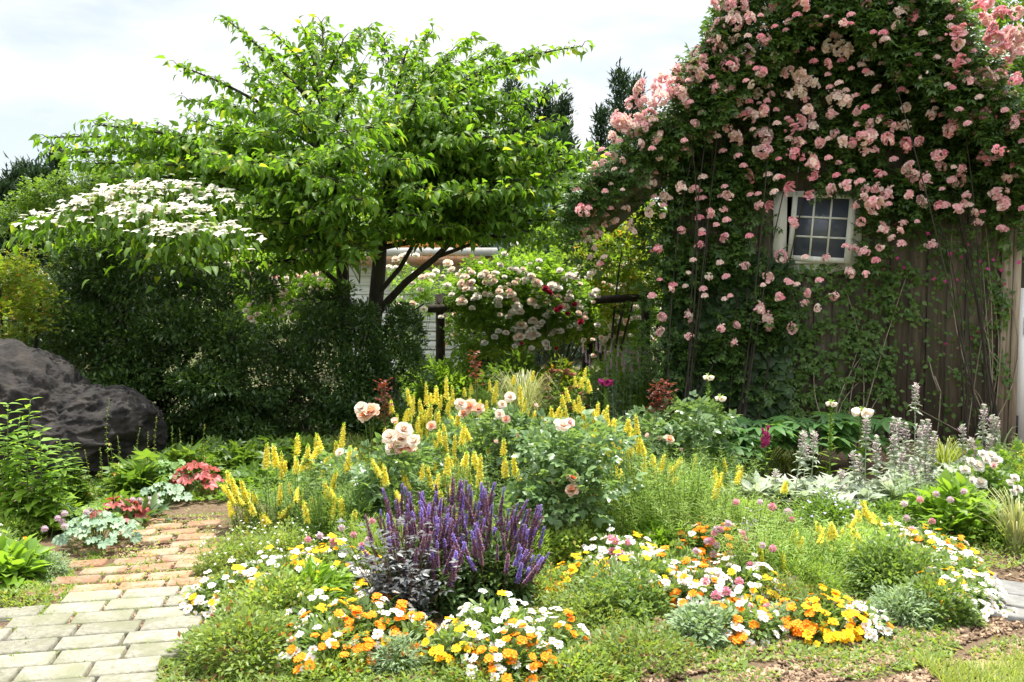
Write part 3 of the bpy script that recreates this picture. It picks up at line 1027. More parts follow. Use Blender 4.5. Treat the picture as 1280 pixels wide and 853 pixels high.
TY = 11.2
tb = np.array((gx(640, TY), TY, 0))
tr = thing('rose_trellis', 'dark timber trellis of posts and rails behind the cream roses', 'trellis', tuple(tb))
for px, top, lean in ((551, 368, 0), (738, 372, .12), (806, 372, 0)):
    g = Geo()
    x0, zt = gx(px, TY) - tb[0], at(px, top, TY)[2]
    g.tube([(x0 - lean, 0, 0), (x0 - lean * .3, 0, zt * .5), (x0, 0, zt)], [.07, .062, .06], 8)
    put('post', g.mesh('post', M['darkwood']), tr)
for p, q in (((535, 386), (640, 388)), ((640, 384), (810, 372)), ((596, 460), (662, 447))):
    g = Geo()
    a, b = at(*p, TY - .07) - tb, at(*q, TY - .07) - tb
    g.tube([a, (a + b) / 2 + np.array((0, 0, .02)), b], .055, 6)
    put('rail', g.mesh('rail', M['darkwood']), tr)

# ================================================================== TREES
def big_dogwood():
    base = np.array((gx(462, 10.0), 10.0, 0.0))
    t = thing('dogwood_tree', 'tall dogwood with tiered green branches and two dark trunks beside the white hut', 'tree', tuple(base))
    g = Geo()
    a = [base, at(432, 440, 9.9), at(428, 330, 9.9), at(420, 250, 9.9), at(405, 150, 9.9), at(395, 60, 9.9)]
    b = [base + (.32, .1, 0), at(466, 420, 10.1), at(474, 330, 10.1), at(478, 260, 10.1), at(490, 170, 10.1), at(505, 70, 10.1)]
    put('trunk', (lambda q: (q.tube(a, [.11, .082, .073, .06, .045, .02], 10), q.mesh('trunk', M['bark'], True, base))[1])(Geo()), t)
    put('trunk', (lambda q: (q.tube(b, [.125, .097, .084, .07, .05, .02], 10), q.mesh('trunk', M['bark'], True, base))[1])(Geo()), t)
    specs = [  # tip px, py, Y, start on trunk (py), lateral width
        (58, 172, 9.2, 230, .30), (120, 156, 8.8, 230, .42), (105, 188, 9.6, 250, .35), (185, 165, 9.3, 240, .45), (235, 150, 9.4, 230, .4), (250, 190, 8.4, 250, .5), (180, 205, 8.8, 260, .45),
        (222, 82, 9.7, 190, .16), (282, 24, 9.9, 150, .18), (235, 125, 9.8, 190, .2), (345, 45, 10.1, 140, .2), (305, 80, 9.5, 170, .3), (330, 110, 9.2, 190, .4), (280, 130, 9.0, 200, .4), (330, 62, 10.6, 150, .22),
        (402, 28, 10.2, 110, .22), (430, 48, 9.5, 120, .3), (372, 70, 9.5, 140, .35), (480, 48, 10.5, 120, .3), (540, 40, 10.1, 120, .26), (590, 48, 10.4, 140, .3), (625, 78, 9.6, 160, .36), (560, 75, 9.3, 150, .36),
        (728, 58, 10.0, 160, .14), (668, 62, 10.1, 160, .2), (700, 108, 10.2, 190, .17), (655, 112, 9.7, 190, .28), (695, 182, 9.7, 230, .4), (758, 192, 10.6, 240, .42), (640, 200, 9.0, 240, .45), (692, 240, 9.4, 260, .4), (620, 170, 8.8, 220, .45), (650, 150, 10.8, 210, .4), (720, 215, 11.2, 250, .4),
        (300, 255, 8.4, 280, .4), (345, 280, 8.7, 290, .35), (400, 268, 8.1, 290, .42), (450, 250, 7.9, 280, .42), (478, 292, 8.6, 300, .3), (560, 285, 8.8, 300, .38), (622, 280, 9.3, 300, .36), (655, 256, 10.0, 290, .4), (540, 240, 8.2, 270, .45), (590, 245, 8.7, 280, .45), (520, 270, 8.3, 290, .4),
        (500, 200, 8.0, 240, .45), (430, 185, 7.8, 240, .45), (360, 205, 8.0, 240, .45), (300, 205, 8.3, 250, .45), (370, 140, 8.6, 200, .45), (440, 120, 8.5, 190, .45), (520, 125, 8.5, 190, .45), (580, 140, 8.7, 200, .45), (470, 160, 8.0, 210, .45), (340, 240, 8.4, 270, .4),
        (200, 210, 11.0, 260, .5), (300, 160, 11.4, 230, .5), (400, 110, 11.5, 200, .5), (500, 110, 11.6, 200, .5), (600, 150, 11.6, 220, .5), (660, 200, 11.6, 250, .5), (560, 220, 11.8, 260, .5), (420, 200, 11.8, 250, .5), (300, 230, 11.4, 270, .5), (480, 240, 11.4, 280, .5), (600, 260, 9.6, 290, .5), (560, 190, 9.0, 250, .5), (660, 225, 9.2, 270, .45), (700, 275, 10.4, 290, .35), (620, 120, 10.0, 200, .4), (540, 95, 10.2, 180, .4), (450, 85, 10.0, 170, .4), (250, 230, 9.0, 270, .4), (370, 255, 9.0, 280, .45), (330, 170, 8.9, 230, .45), (270, 175, 9.2, 240, .45), (640, 235, 8.6, 280, .42), (680, 265, 9.0, 290, .4), (610, 215, 9.8, 270, .45), (590, 290, 9.6, 300, .38), (700, 200, 10.8, 260, .4), (660, 290, 9.5, 300, .3), (580, 170, 8.6, 240, .42), (420, 225, 7.9, 270, .42), (500, 150, 9.0, 220, .45), (620, 60, 10.4, 140, .3), (660, 90, 10.6, 170, .3), (510, 60, 9.6, 130, .3), (460, 35, 10.4, 110, .25), (380, 40, 9.9, 120, .25), (730, 245, 9.8, 280, .4), (720, 275, 9.4, 300, .35), (760, 225, 10.2, 270, .35), (680, 300, 9.0, 310, .3), (640, 180, 9.2, 250, .45), (700, 150, 10.6, 220, .35), (600, 100, 9.8, 180, .35), (550, 110, 9.0, 190, .4), (430, 295, 8.4, 310, .3), (380, 300, 8.8, 310, .3), (660, 205, 9.6, 260, .5), (600, 160, 9.4, 230, .5), (640, 130, 9.9, 210, .4), (330, 312, 8.9, 310, .3), (390, 318, 8.6, 320, .3), (450, 318, 8.3, 320, .28), (350, 335, 8.8, 330, .28), (420, 328, 8.4, 330, .26), (270, 298, 8.8, 300, .35), (240, 275, 9.0, 290, .4), (100, 205, 9.3, 250, .4), (65, 192, 9.5, 240, .3), (140, 222, 9.0, 260, .4), (300, 330, 9.4, 330, .3), (180, 180, 9.6, 240, .45), (215, 185, 9.1, 240, .45)]
    lv, br = Geo(), Geo()
    for pts, r0 in (((( 468, 395, 10.1), (505, 355, 9.9), (545, 322, 9.7), (575, 290, 9.5), (600, 250, 9.4)), .05), (((470, 370, 10.1), (500, 335, 9.9), (520, 300, 9.8), (535, 262, 9.7)), .035), (((430, 360, 9.9), (400, 335, 9.7), (365, 325, 9.5), (330, 330, 9.4)), .03),
                    (((545, 322, 9.7), (590, 305, 9.5), (640, 285, 9.4)), .025), (((428, 300, 9.9), (400, 270, 9.6), (370, 240, 9.3)), .03), (((466, 420, 10.1), (500, 400, 9.8), (530, 380, 9.7)), .022)):
        br.tube([at(*q) for q in pts], np.linspace(r0, r0 * .4, len(pts)), 7)
    P_, D_, N_, S_ = [], [], [], []
    for (px, py, Y, sp, w) in specs:
        if px > 510 and py > 90:
            Y = min(Y, 9.0 + (Y - 9.0) * .3)
        q = b if px > 470 else a
        zz = at(450, sp, 10)[2]
        zs_ = np.array([p[2] for p in q])
        s0 = np.array([np.interp(zz, zs_, [p[i] for p in q]) for i in range(3)])
        e = at(px, py, Y)
        L = np.linalg.norm(e - s0)
        mid = (s0 + e) / 2 + np.array((0, 0, .10 * L)) + rng.normal(0, .05, 3)
        tt = np.linspace(0, 1, 9)[:, None]
        pts = (1 - tt) ** 2 * s0 + 2 * tt * (1 - tt) * mid + tt ** 2 * e
        br.tube(pts, np.linspace(.012 + .011 * L, .006, 9), 5)
        bd = nrm(e - s0)
        side = nrm(np.cross(bd, (0, 0, 1)))
        nt_ = int(10 + 10.5 * L)
        for k in range(nt_):
            u = .26 + .74 * k / (nt_ - 1)
            c = (1 - u) ** 2 * s0 + 2 * u * (1 - u) * mid + u ** 2 * e
            ln = w * (1.25 - .75 * u) * rng.uniform(.5, 1.3) if u < .985 else .12
            sg_ = 1 if k % 2 else -1
            td = nrm(side * sg_ * rng.uniform(.3, 1) + bd * rng.uniform(.1, .9) + np.array((0, 0, rng.normal(.05, .13))))
            tip = c + td * ln + np.array((0, 0, -.08 * ln))
            br.tube([c, (c + tip) / 2 + (0, 0, .02), tip], [.006, .004, .002], 3)
            nn = max(int(ln / .058), 2)
            for i in range(nn):
                f = (i + .6) / nn
                p = c + (tip - c) * f
                for s2 in (-1, 1):
                    od = nrm(np.cross(td, (0, 0, 1))) * s2
                    P_.append(p + rng.normal(0, .03, 3)); D_.append(od * rng.uniform(.2, .8) + td * .5 + np.array((0, 0, rng.uniform(-1.0, .25))) + rng.normal(0, .28, 3))
                if i == nn - 1:
                    P_.append(p); D_.append(td + np.array((0, 0, -.4)))
    P_, D_ = np.array(P_), np.array(D_)
    lv.scatter(TL3_drop, P_, frames(D_, None, .5), .098 * rng.uniform(.45, 1.3, len(P_)))
    put('branches', br.mesh('branches', M['bark'], True, base), t)
    put('crown', lv.mesh('crown', M['dogwood'], False, base), t)


big_dogwood()


def white_dogwood():
    base = np.array((gx(150, 9.3), 9.3, 0.0))
    t = thing('flowering_dogwood', 'flowering dogwood with flat layers of white bracts above the dark shrubs', 'tree', tuple(base))
    g, br, lv = Geo(), Geo(), Geo()
    tops = [base, at(160, 400, 9.2), at(185, 290, 9.0), at(200, 250, 8.9)]
    g.tube(tops, [.09, .07, .05, .02], 8)
    put('trunk', g.mesh('trunk', M['bark'], True, base), t)
    T4 = fourpetal_T()
    gm = Geo(); gm.scatter(T4, [(0, 0, 0)], np.eye(3)[None], 1.0)
    bract = [gm.mesh('blossom', M['bract']), None]
    gm2 = Geo(); gm2.scatter(T4, [(0, 0, 0)], np.eye(3)[None], 1.0); bract[1] = gm2.mesh('blossom', M['bractold'])
    sprays = [(60, 270, 8.0, .26, .10), (105, 255, 7.9, .3, .16), (145, 240, 8.0, .35, .2), (185, 232, 8.1, .38, .22), (225, 232, 8.2, .35, .2), (265, 240, 8.3, .3, .16), (160, 262, 7.7, .3, .18), (205, 258, 7.7, .3, .16), (205, 282, 7.5, .26, .12), (245, 282, 7.5, .3, .14), (285, 285, 7.7, .22, .1), (240, 262, 7.8, .2, .12)]
    pts = []
    for (px, py, Y, rx, ry) in sprays:
        c = at(px, py, Y)
        br.tube([at(185, 300, 9.0), (at(185, 290, 9.0) + c) / 2 + (0, 0, .1), c - (0, 0, .03)], [.025, .016, .006], 5)
        n = int(820 * rx * (ry + .12))
        for i in range(n):
            d = rng.normal(0, .5, 2)
            p = c + np.array((d[0] * rx, d[1] * rx * .9, -.25 * (d[0] ** 2 + d[1] ** 2) * rx + rng.normal(0, .035)))
            pts.append(p)
        m = int(120 * rx / .3)
        dd = rng.normal(0, .6, (m, 2))
        P = c + np.stack([dd[:, 0] * rx, dd[:, 1] * rx * .9, -.4 * (dd ** 2).sum(1) * rx + .05 - rng.uniform(.0, .2, m)], 1)
        D = np.stack([dd[:, 0], dd[:, 1], np.full(m, -.7)], 1) + rng.normal(0, .3, (m, 3))
        lv.scatter(TL3_drop, P, frames(D, None, .3), .1 * rng.uniform(.7, 1.2, m))
    put('branches', br.mesh('branches', M['bark'], True, base), t)
    put('foliage', lv.mesh('foliage', M['dogwood'], False, base), t)
    pts = np.array(pts)
    rng.shuffle(pts)
    g2 = Geo()
    for i, p in enumerate(pts):
        rot = (rng.normal(0.0, .3), rng.normal(0, .3), rng.uniform(0, 6))
        s = .088 * rng.uniform(.7, 1.2)
        if i < 98:
            put('blossom', bract[int(rng.random() < .25)], t, tuple(p - base), tuple((Matrix.Rotation(.35, 3, 'X') @ Matrix.Rotation(rot[0], 3, 'X') @ Matrix.Rotation(rot[2], 3, 'Z')).to_euler()), s)
        else:
            Mx = np.array(Matrix.Rotation(.35, 3, 'X') @ Matrix.Rotation(rot[0], 3, 'X') @ Matrix.Rotation(rot[2], 3, 'Z')).T
            g2.scatter(T4, [p], Mx[None], s)
    tag(put('blossom_mass', g2.mesh('blossom_mass', M['bract'], False, base), t), kind='stuff')


white_dogwood()


def shrub(name, label, cat, basepx, Y, blobs, n, L, mat, T=TL, stemm='bark', group=None, clump=.45, hang=0.0, pname='foliage', up=.2, nl=7, r=.025, short=False):
    """blobs: (px, py, dY, rx, rz); ry = rx * .8"""
    base = np.array((gx(basepx, Y), Y, 0.0))
    t = thing(name, label, cat, tuple(base), 0, group)
    bl = [(at(px, py, Y + dy), (rx, rx * .8, rz)) for px, py, dy, rx, rz in blobs]
    g = blob_foliage(Geo(), bl, n, L, T, 0, up, clump=clump, hang=hang)
    put(pname, g.mesh(pname, M[mat], False, base), t)
    g = Geo()
    tg = [np.array(c) + rng.normal(0, .25, 3) * np.array(r_) for c, r_ in bl for _ in range(max(1, nl // len(bl)))]
    limbs(g, np.array(bl[0][0]) + (.05, .35, -.35) if short else base, tg, r, wob=.02 if short else .08)
    put('stems', g.mesh('stems', M[stemm], True, base), t)
    return t


# dark evergreen shrubs under the dogwoods
shrub('evergreen_shrub', 'big dense dark evergreen shrub below the white dogwood blossoms', 'shrub', 170, 8.7,
      [(100, 350, 0, .6, .6), (180, 340, -.1, .75, .5), (250, 380, .1, .5, .5), (140, 440, -.1, .85, .6), (230, 450, -.2, .85, .7), (300, 470, 0, .6, .6), (180, 520, -.2, .8, .4), (270, 530, -.2, .7, .4), (60, 400, .2, .6, .6), (120, 310, -.3, .35, .2), (290, 420, -.5, .3, .25), (215, 400, -.6, .35, .22), (150, 480, -.6, .4, .2), (95, 410, -.5, .35, .25), (320, 360, .1, .3, .2), (255, 480, -.7, .4, .2)],
      62000, .058, 'darkleaf', TL, clump=.7, nl=16)
shrub('evergreen_shrub', 'dark evergreen shrub around the feet of the two tree trunks', 'shrub', 440, 9.3,
      [(370, 470, 0, .6, .45), (430, 480, -.3, .55, .55), (490, 460, -.2, .45, .6), (350, 520, -.2, .6, .35), (450, 520, -.3, .65, .35), (400, 420, .2, .35, .3), (350, 430, .2, .4, .3), (510, 420, .1, .25, .4), (395, 380, .2, .3, .2), (445, 410, .3, .3, .3), (470, 520, -.6, .4, .2), (370, 440, -.4, .3, .2), (455, 400, -.3, .24, .22), (405, 405, -.3, .28, .25), (500, 400, -.2, .2, .22), (430, 370, .3, .2, .2)],
      38000, .056, 'darkleaf', TL, clump=.7, nl=12)
shrub('nandina_shrub', 'yellow green shrub with orange young leaves at the left edge', 'shrub', 25, 8.0,
      [(10, 345, 0, .38, .25), (45, 380, -.1, .3, .25), (10, 400, -.2, .35, .25), (50, 325, .3, .25, .2), (-40, 360, 0, .4, .4)], 3200, .07, 'limeleaf', TROSE)
shrub('maple_shrub', 'light green shrub with orange tinted shoots above the white blossoms at far left', 'shrub', 130, 10.2,
      [(60, 245, 0, .4, .22), (110, 228, .1, .5, .22), (170, 225, .2, .5, .22), (230, 225, .3, .5, .22), (30, 275, 0, .4, .25)], 3600, .085, 'midleaf', TROSE, hang=.3, r=.04)
shrub('young_shoot', 'bright yellow green compound leaf shoot in front of the dark shrub', 'shoot', 205, 7.7,
      [(200, 305, 0, .12, .08), (215, 322, 0, .12, .07), (190, 318, 0, .08, .05)], 45, .12, 'freshleaf', TROSE, 'stem', r=.006, nl=3, short=True)
shrub('young_shoot', 'orange tipped leaf shoot hanging between the two tree trunks', 'shoot', 435, 8.6,
      [(435, 310, 0, .14, .08), (452, 322, 0, .12, .06), (420, 300, 0, .1, .08)], 50, .11, 'limeleaf', TROSE, 'stem', r=.006, nl=3, short=True)

# conifers
def conifer(name, label, px, Y, top, rw, n, mat='conifer', group='dark cypresses behind the garden', L=.34, low=0.0):
    base = np.array((gx(px, Y), Y, 0.0))
    H = at(px, top, Y)[2]
    t = thing(name, label, 'conifer', tuple(base), 0, group)
    g = Geo()
    nb = int(H * 9)
    for k in range(nb):
        f = (k + rng.uniform(0, 1)) / nb
        z = H * (low + (1 - low) * f)
        r = rw * (1 - f ** 1.3) * rng.uniform(.6, 1.15) + .05
        a = k * 2.4 + rng.uniform(-.4, .4)
        o = np.array((math.cos(a), math.sin(a), 0))
        m = max(int(n / nb), 3)
        u = rng.uniform(.15, 1, m)
        P = o * (u * r)[:, None] + np.array((0, 0, 1.0)) * (z + (u ** 2 * r * .9))[:, None] + rng.normal(0, .07 + .06 * rw, (m, 3))
        D = o * .5 + np.array((0, 0, .9)) + rng.normal(0, .4, (m, 3))
        g.scatter(TL_nar, P, frames(D, None, .8), L * rng.uniform(.6, 1.2, m))
    g.scatter(TL_nar, np.array((0, 0, H)) + rng.normal(0, .03, (8, 3)) - np.array((0, 0, .15)), frames(rdir(8, 3.0)), L)
    put('crown', g.mesh('crown', M[mat]), t)
    g = Geo(); g.tube([(0, 0, 0), (0, 0, H * .95)], [.16, .02], 7)
    put('trunk', g.mesh('trunk', M['bark']), t)


CON = [(640, 108, 21, .8, 'dark cypress tip showing through the dogwood branches, leftmost of the group in the middle'),
       (658, 128, 22, .8, 'dark cypress showing through thin dogwood twigs, second of the middle group'),
       (680, 118, 21.5, .6, 'slim dark cypress spire in the middle of the group right of the dogwood'),
       (694, 136, 22.5, .55, 'shorter cypress spire tucked behind the dogwood tips'),
       (704, 126, 22, .6, 'narrow leaning cypress spire right of the dogwood tips'),
       (750, 140, 22, .7, 'small cypress spire left of the tall cypress by the pink roses'),
       (772, 95, 20.5, .75, 'tallest cypress spire just left of the pink roses on the shed'),
       (790, 102, 21.5, .7, 'cypress spire half hidden behind the pink roses at the roof edge'),
       (15, 235, 16, .7, 'dark cypress at the far left edge under the cloud'),
       (28, 222, 16.5, .6, 'pointed dark cypress, second from the left edge'),
       (42, 215, 17, .6, 'dark cypress third from the left edge'),
       (58, 220, 16.5, .6, 'dark cypress behind the light green shrub at far left'),
       (78, 192, 18, .55, 'slim cypress tip poking above the light green shrub')]
for px, top, Y, rw, lab in CON:
    conifer('cypress_tree', lab, px, Y, top, rw * .62, 5000, L=.17)
for px, top, lab in ((600, 225, 'broad dark conifer behind the dogwood lower branches'), (690, 190, 'broad dark conifer right behind the dogwood branch tips'), (745, 215, 'broad dark conifer left of the shed eave'), (-30, 250, 'broad dark conifer cut by the left edge'), (130, 240, 'dark conifer hidden behind the light green shrub')):
    conifer('broad_conifer', lab, px, 19, top, 1.5, 13000, group='broad conifers behind the garden', L=.26)
conifer('blue_spruce', 'blue green conifer standing behind the cream roses', 662, 15.5, 262, 1.0, 7000, 'spruce', None, .2)

# leafy shrubs and trees of the middle distance
shrub('round_shrub', 'bright green bushy shrub between the hut and the shed', 'shrub', 700, 13.4,
      [(650, 330, 0, .5, .4), (700, 310, .2, .7, .6), (740, 290, .4, .6, .6), (690, 370, -.2, .8, .6), (760, 340, 0, .6, .7), (640, 370, 0, .5, .4), (720, 255, .5, .5, .4)], 9000, .1, 'midleaf')
shrub('round_shrub', 'lime green shrub lit from above beside the shed eave', 'shrub', 760, 12.3,
      [(730, 330, 0, .35, .35), (775, 315, .1, .45, .4), (800, 340, 0, .4, .5), (745, 380, 0, .4, .4), (805, 285, .3, .4, .3)], 4500, .08, 'limeleaf', TL)
shrub('tall_leafy_plant', 'upright plant with long pale green leaves above the crimson roses', 'plant', 655, 11.6,
      [(655, 345, 0, .25, .12), (670, 335, .0, .22, .12), (640, 350, 0, .2, .1)], 130, .2, 'freshleaf', TL3_nar, 'stem', r=.012)
shrub('backdrop_tree', 'broad green tree standing far behind the hut', 'tree', 560, 24, [(560, 240, 0, 2.2, 1.7), (500, 270, .5, 2, 1.4), (640, 260, 0, 2, 1.6), (580, 310, 0, 2.2, 1.2)], 12000, .2, 'midleaf', r=.12, pname='crown')
shrub('backdrop_tree', 'wide green tree far behind the dark shrubs on the left', 'tree', 250, 23, [(150, 290, 0, 2.3, 1.6), (260, 300, .5, 2.4, 1.6), (370, 300, 0, 2.3, 1.5), (60, 310, 0, 2, 1.6)], 14000, .2, 'midleaf', r=.12, pname='crown')
shrub('backdrop_tree', 'green tree rising behind the right roof slope of the shed', 'tree', 1290, 15, [(1235, 60, 0, 1.0, .9), (1290, 20, .5, 1.5, 1.2), (1300, 130, 0, 1.4, 1.4), (1330, 240, 0, 1.5, 1.5)], 9000, .16, 'midleaf', r=.1, pname='crown')
for px, Y, lab in ((-80, 30, 'far green tree line tree at the left edge'), (330, 31, 'far green tree behind the hut at left'), (440, 29, 'far green tree glimpsed between the dogwood trunks'), (720, 30, 'far green tree between the cypresses and the shed'), (830, 29, 'far green tree behind the shed corner'), (1400, 28, 'far green tree beyond the right edge')):
    shrub('far_tree', lab, 'tree', px, Y, [(px, 300, 0, 3.2, 2.4), (px + 60, 320, .5, 2.8, 2.2), (px - 60, 330, -.5, 2.8, 2.0), (px, 360, 0, 3.4, 1.6)], 8000, .3, 'midleaf', r=.15, pname='crown', group='far trees closing the view')

# ================================================================== CLIMBING ROSES AND VINES ON THE SHED
CL = {'p': [cluster_mesh([M['p_pink'], M['p_pale']], n) for n in (7, 10, 12, 14, 17)],
      'c': [cluster_mesh([M['p_pale'], M['p_cream']], n) for n in (7, 10, 12, 14, 16)],
      'd': [cluster_mesh([M['p_deep'], M['p_pink']], n) for n in (7, 10, 12, 14, 17)]}


def _crop(txt, ox, oy, k):
    out = []
    for q in txt.split():
        x, y, rc = q.split(',')
        out.append((ox + float(x) * k, oy + float(y) * k, float(rc[:-1]) * k, rc[-1]))
    return out


ROSES = _crop("""90,10,60p 235,35,45p 180,125,60p 270,105,38p 355,75,30c 408,55,35p 487,57,28p 490,102,22c 565,5,65p 635,120,38p 725,110,16p 815,25,50p 870,100,24p 825,140,35p 925,160,45p
350,178,24c 50,195,40p 75,250,60p 170,235,32p 365,240,38p 245,310,60p 300,310,35p 368,303,28p 420,322,32c 770,215,36p 740,270,50c 810,290,45c 860,300,40c 460,390,20p 150,385,62p 45,410,45p
35,500,50p 250,425,25p 335,435,48p 490,430,38p 565,460,50c 620,480,42c 660,505,28c 640,380,22d 735,380,30d 285,500,28c 115,535,28p 158,520,30p 320,560,40c 400,563,32p 478,560,28p 555,550,50c
598,590,28p 800,505,25c 740,578,28c 795,575,40c 840,600,48c 900,575,20p 230,590,32c 195,635,28c 265,685,60p 200,700,22c 355,655,38p 425,660,20p 325,620,15c 80,710,28c 105,650,25c 615,650,36c
645,685,32p 765,670,45p 910,660,30p 535,740,50d 495,710,18p 575,715,24c 645,750,32c 775,790,30p 430,745,25c 140,760,35p 185,815,52p 45,805,42d 350,805,58p 560,840,35p 500,835,25c 680,838,30p
820,840,34c 875,842,30d 940,808,25p 290,775,18c""", 880, 0, .211)
ROSES += _crop("""15,35,30p 210,75,35c 255,50,25c 295,105,42d 130,120,25c 190,155,28c 115,195,30p 225,240,42p 295,240,26p 50,270,28c 100,290,30p 8,300,20c 12,368,20p 520,80,55p 470,155,50p 560,185,42d
560,262,40p 380,8,40p 690,25,70d 810,85,52d 720,115,45p 910,75,55p 765,175,45d 770,235,60d 830,265,40d 790,310,35p 900,235,70p 885,340,28p 845,385,35d 940,300,40p 510,370,32p 572,368,45d
565,450,48d 615,420,35d 620,480,38p 720,465,60p 800,450,45p 895,480,45d 830,565,34p 888,560,28p 205,458,36p 75,527,25p 425,340,22c 335,460,16c 375,430,10c 255,545,10c 250,640,32c 395,682,32p
740,635,22p 650,695,30d 720,690,55d 780,705,30d 868,628,28c 868,680,42p 892,737,32p 855,785,44d 35,745,32p 90,712,18c 185,752,36p 243,745,30c 520,765,50p 25,820,38p 140,828,42p 245,842,36p
325,840,30p 8,650,25d 935,690,30d 945,825,30d""", 1080, 0, .211)
ROSES += _crop("""485,360,15p 522,340,20p 575,347,20p 618,360,17d 652,355,13p 515,375,14p 540,372,12p 735,320,20d 703,385,18d 707,415,15p 807,390,16d 853,373,13d 552,433,14d 448,440,10d 392,438,13d 333,468,18d
383,484,14d 435,472,14p 477,460,20p 520,470,12p 550,468,16p 577,482,20p 515,490,16p 545,510,22p 498,510,12p 508,552,14p 340,553,17d 283,513,16d 255,510,14p 178,485,14p 168,520,10p 160,490,8p
63,465,15c 22,490,12c 88,472,10c 105,495,8p 625,415,16p 635,435,20p 670,450,22p 628,485,16p 660,500,14p 700,512,14d 760,420,16p 750,450,18p 770,485,12p 748,520,16p 790,528,14p 870,443,14p
850,480,22p 862,508,20p 800,552,10p 560,567,18p 615,553,12p 605,572,12p 585,590,10p 682,607,14p 222,660,16p 278,688,16p 310,638,18p 370,643,10c 422,640,14p 92,648,8c 110,607,10p 170,590,14d
175,550,10p 232,590,10d 135,525,10p 62,572,9p 5,617,12p 130,685,10c 80,680,7c 38,718,11p 175,690,10p 120,737,9c 170,745,8c 375,728,12p 370,752,12p 400,765,12c 442,735,12p 305,735,9p 255,765,18p
275,797,25p 338,815,15p 200,808,12p 163,816,14p 80,785,15p 15,788,15p 12,823,14p 83,835,14p 195,850,14p 480,677,14p 520,680,12p 405,700,10p 490,617,12p 470,615,10p 515,625,13p 555,615,10p
345,385,20d 385,403,22p 265,375,22p 345,355,14p 230,435,14d 408,358,14p""", 820, 0, .504)
ROSES += _crop("""695,20,35p 800,25,32p 690,70,20c 725,115,25c 580,105,38p 480,140,30p 500,190,38p 545,180,22p 590,225,24c 680,215,24d 775,195,24d 250,185,20p 280,215,20p 320,215,24p 385,175,35p 370,240,28p
255,250,30p 210,270,24p 255,300,24p 325,300,18c 265,430,20p 300,385,15c 370,420,14c 430,310,18c 525,370,40c 720,395,38c 780,415,24c 615,455,28c 650,470,18c 820,475,20p 550,505,18c 400,525,26p
165,490,25p 215,475,22p 260,505,30p 135,545,45p 215,540,35p 270,575,22p 300,530,18p 325,598,26p 418,610,24c 425,660,34c 130,650,26p 200,640,24p 225,670,30p 270,620,28p 145,695,20p 160,655,15p
568,770,38d 720,655,24d 890,545,28p 840,680,20d 825,745,30d 925,630,20p 525,550,30c 610,570,25c 360,20,50p 410,55,55p 460,15,40p 500,40,45p 545,25,35p 470,70,30p""", 700, 150, .211)
ROSES += [(790, 130, 11, 'p'), (800, 110, 10, 'p'), (830, 100, 11, 'p'), (815, 130, 9, 'p'), (850, 90, 11, 'p'), (872, 68, 12, 'p'), (850, 115, 10, 'p'), (780, 152, 9, 'p'), (765, 172, 8, 'p'), (772, 146, 8, 'p'), (838, 118, 10, 'p'), (862, 102, 9, 'p'), (890, 50, 11, 'p'), (860, 140, 10, 'p'), (840, 150, 8, 'p'), (905, 30, 12, 'p'), (878, 92, 11, 'p'), (820, 112, 10, 'p'),
          (805, 128, 11, 'p'), (845, 105, 12, 'p'), (868, 85, 11, 'p'), (826, 122, 11, 'p'), (880, 75, 10, 'p'), (895, 110, 11, 'p'), (900, 62, 11, 'p'), (915, 10, 12, 'p'), (930, 25, 12, 'p'), (855, 125, 10, 'p'), (812, 145, 10, 'p'), (795, 148, 10, 'p'), (735, 300, 5, 'c'), (742, 310, 5, 'c'), (738, 322, 5, 'c'), (745, 296, 5, 'p'), (748, 330, 5, 'c'), (740, 340, 5, 'c')]


def rake_y(px):                      # image line of the left/right rake at the facade
    return 180 - (px - 832) * .88 if px < 1040 else -3 + (px - 1040) * .80


def on_wall(px, py):
    x, _, z = wl(px, py)
    return -.02 < x < S_W + .02 and z < zroof(x)


def rose_density(px, py):
    """how thickly the climbing roses cover the facade at this pixel"""
    ry = rake_y(px)
    if px < 700 or px > 1300:
        return 0
    if px < 832:                     # left of the corner: under and over the eave
        if py < ry - 45 + 10 * math.sin(px * .2):
            return 0
        if py < ry + 6: return 2.0
        if py < ry + 70: return .16
        return .5 if py < 335 and px > 735 else (.3 if px > 795 and py < 470 else 0)
    if py < ry - min(130, 62 + max(0, min(px - 850, 1260 - px)) * .9) + 8 * math.sin(px * .13): return 0
    if py < ry + 40: return 1.6
    if 978 < px < 1064 and 246 < py < 330: return 0
    if 966 < px < 1078 and 236 < py < 342: return .06
    if px > 1105 and 310 < py: return .0
    if py > 275 and px > 1150: return .12
    if py > 340 and 1000 < px: return .02
    if py > 330 and 935 < px < 1000 and py < 430: return .6
    if py > 440: return .3
    if px > 925 and px < 968 and py > 270: return .12
    return .8 - .25 * (py > 260)


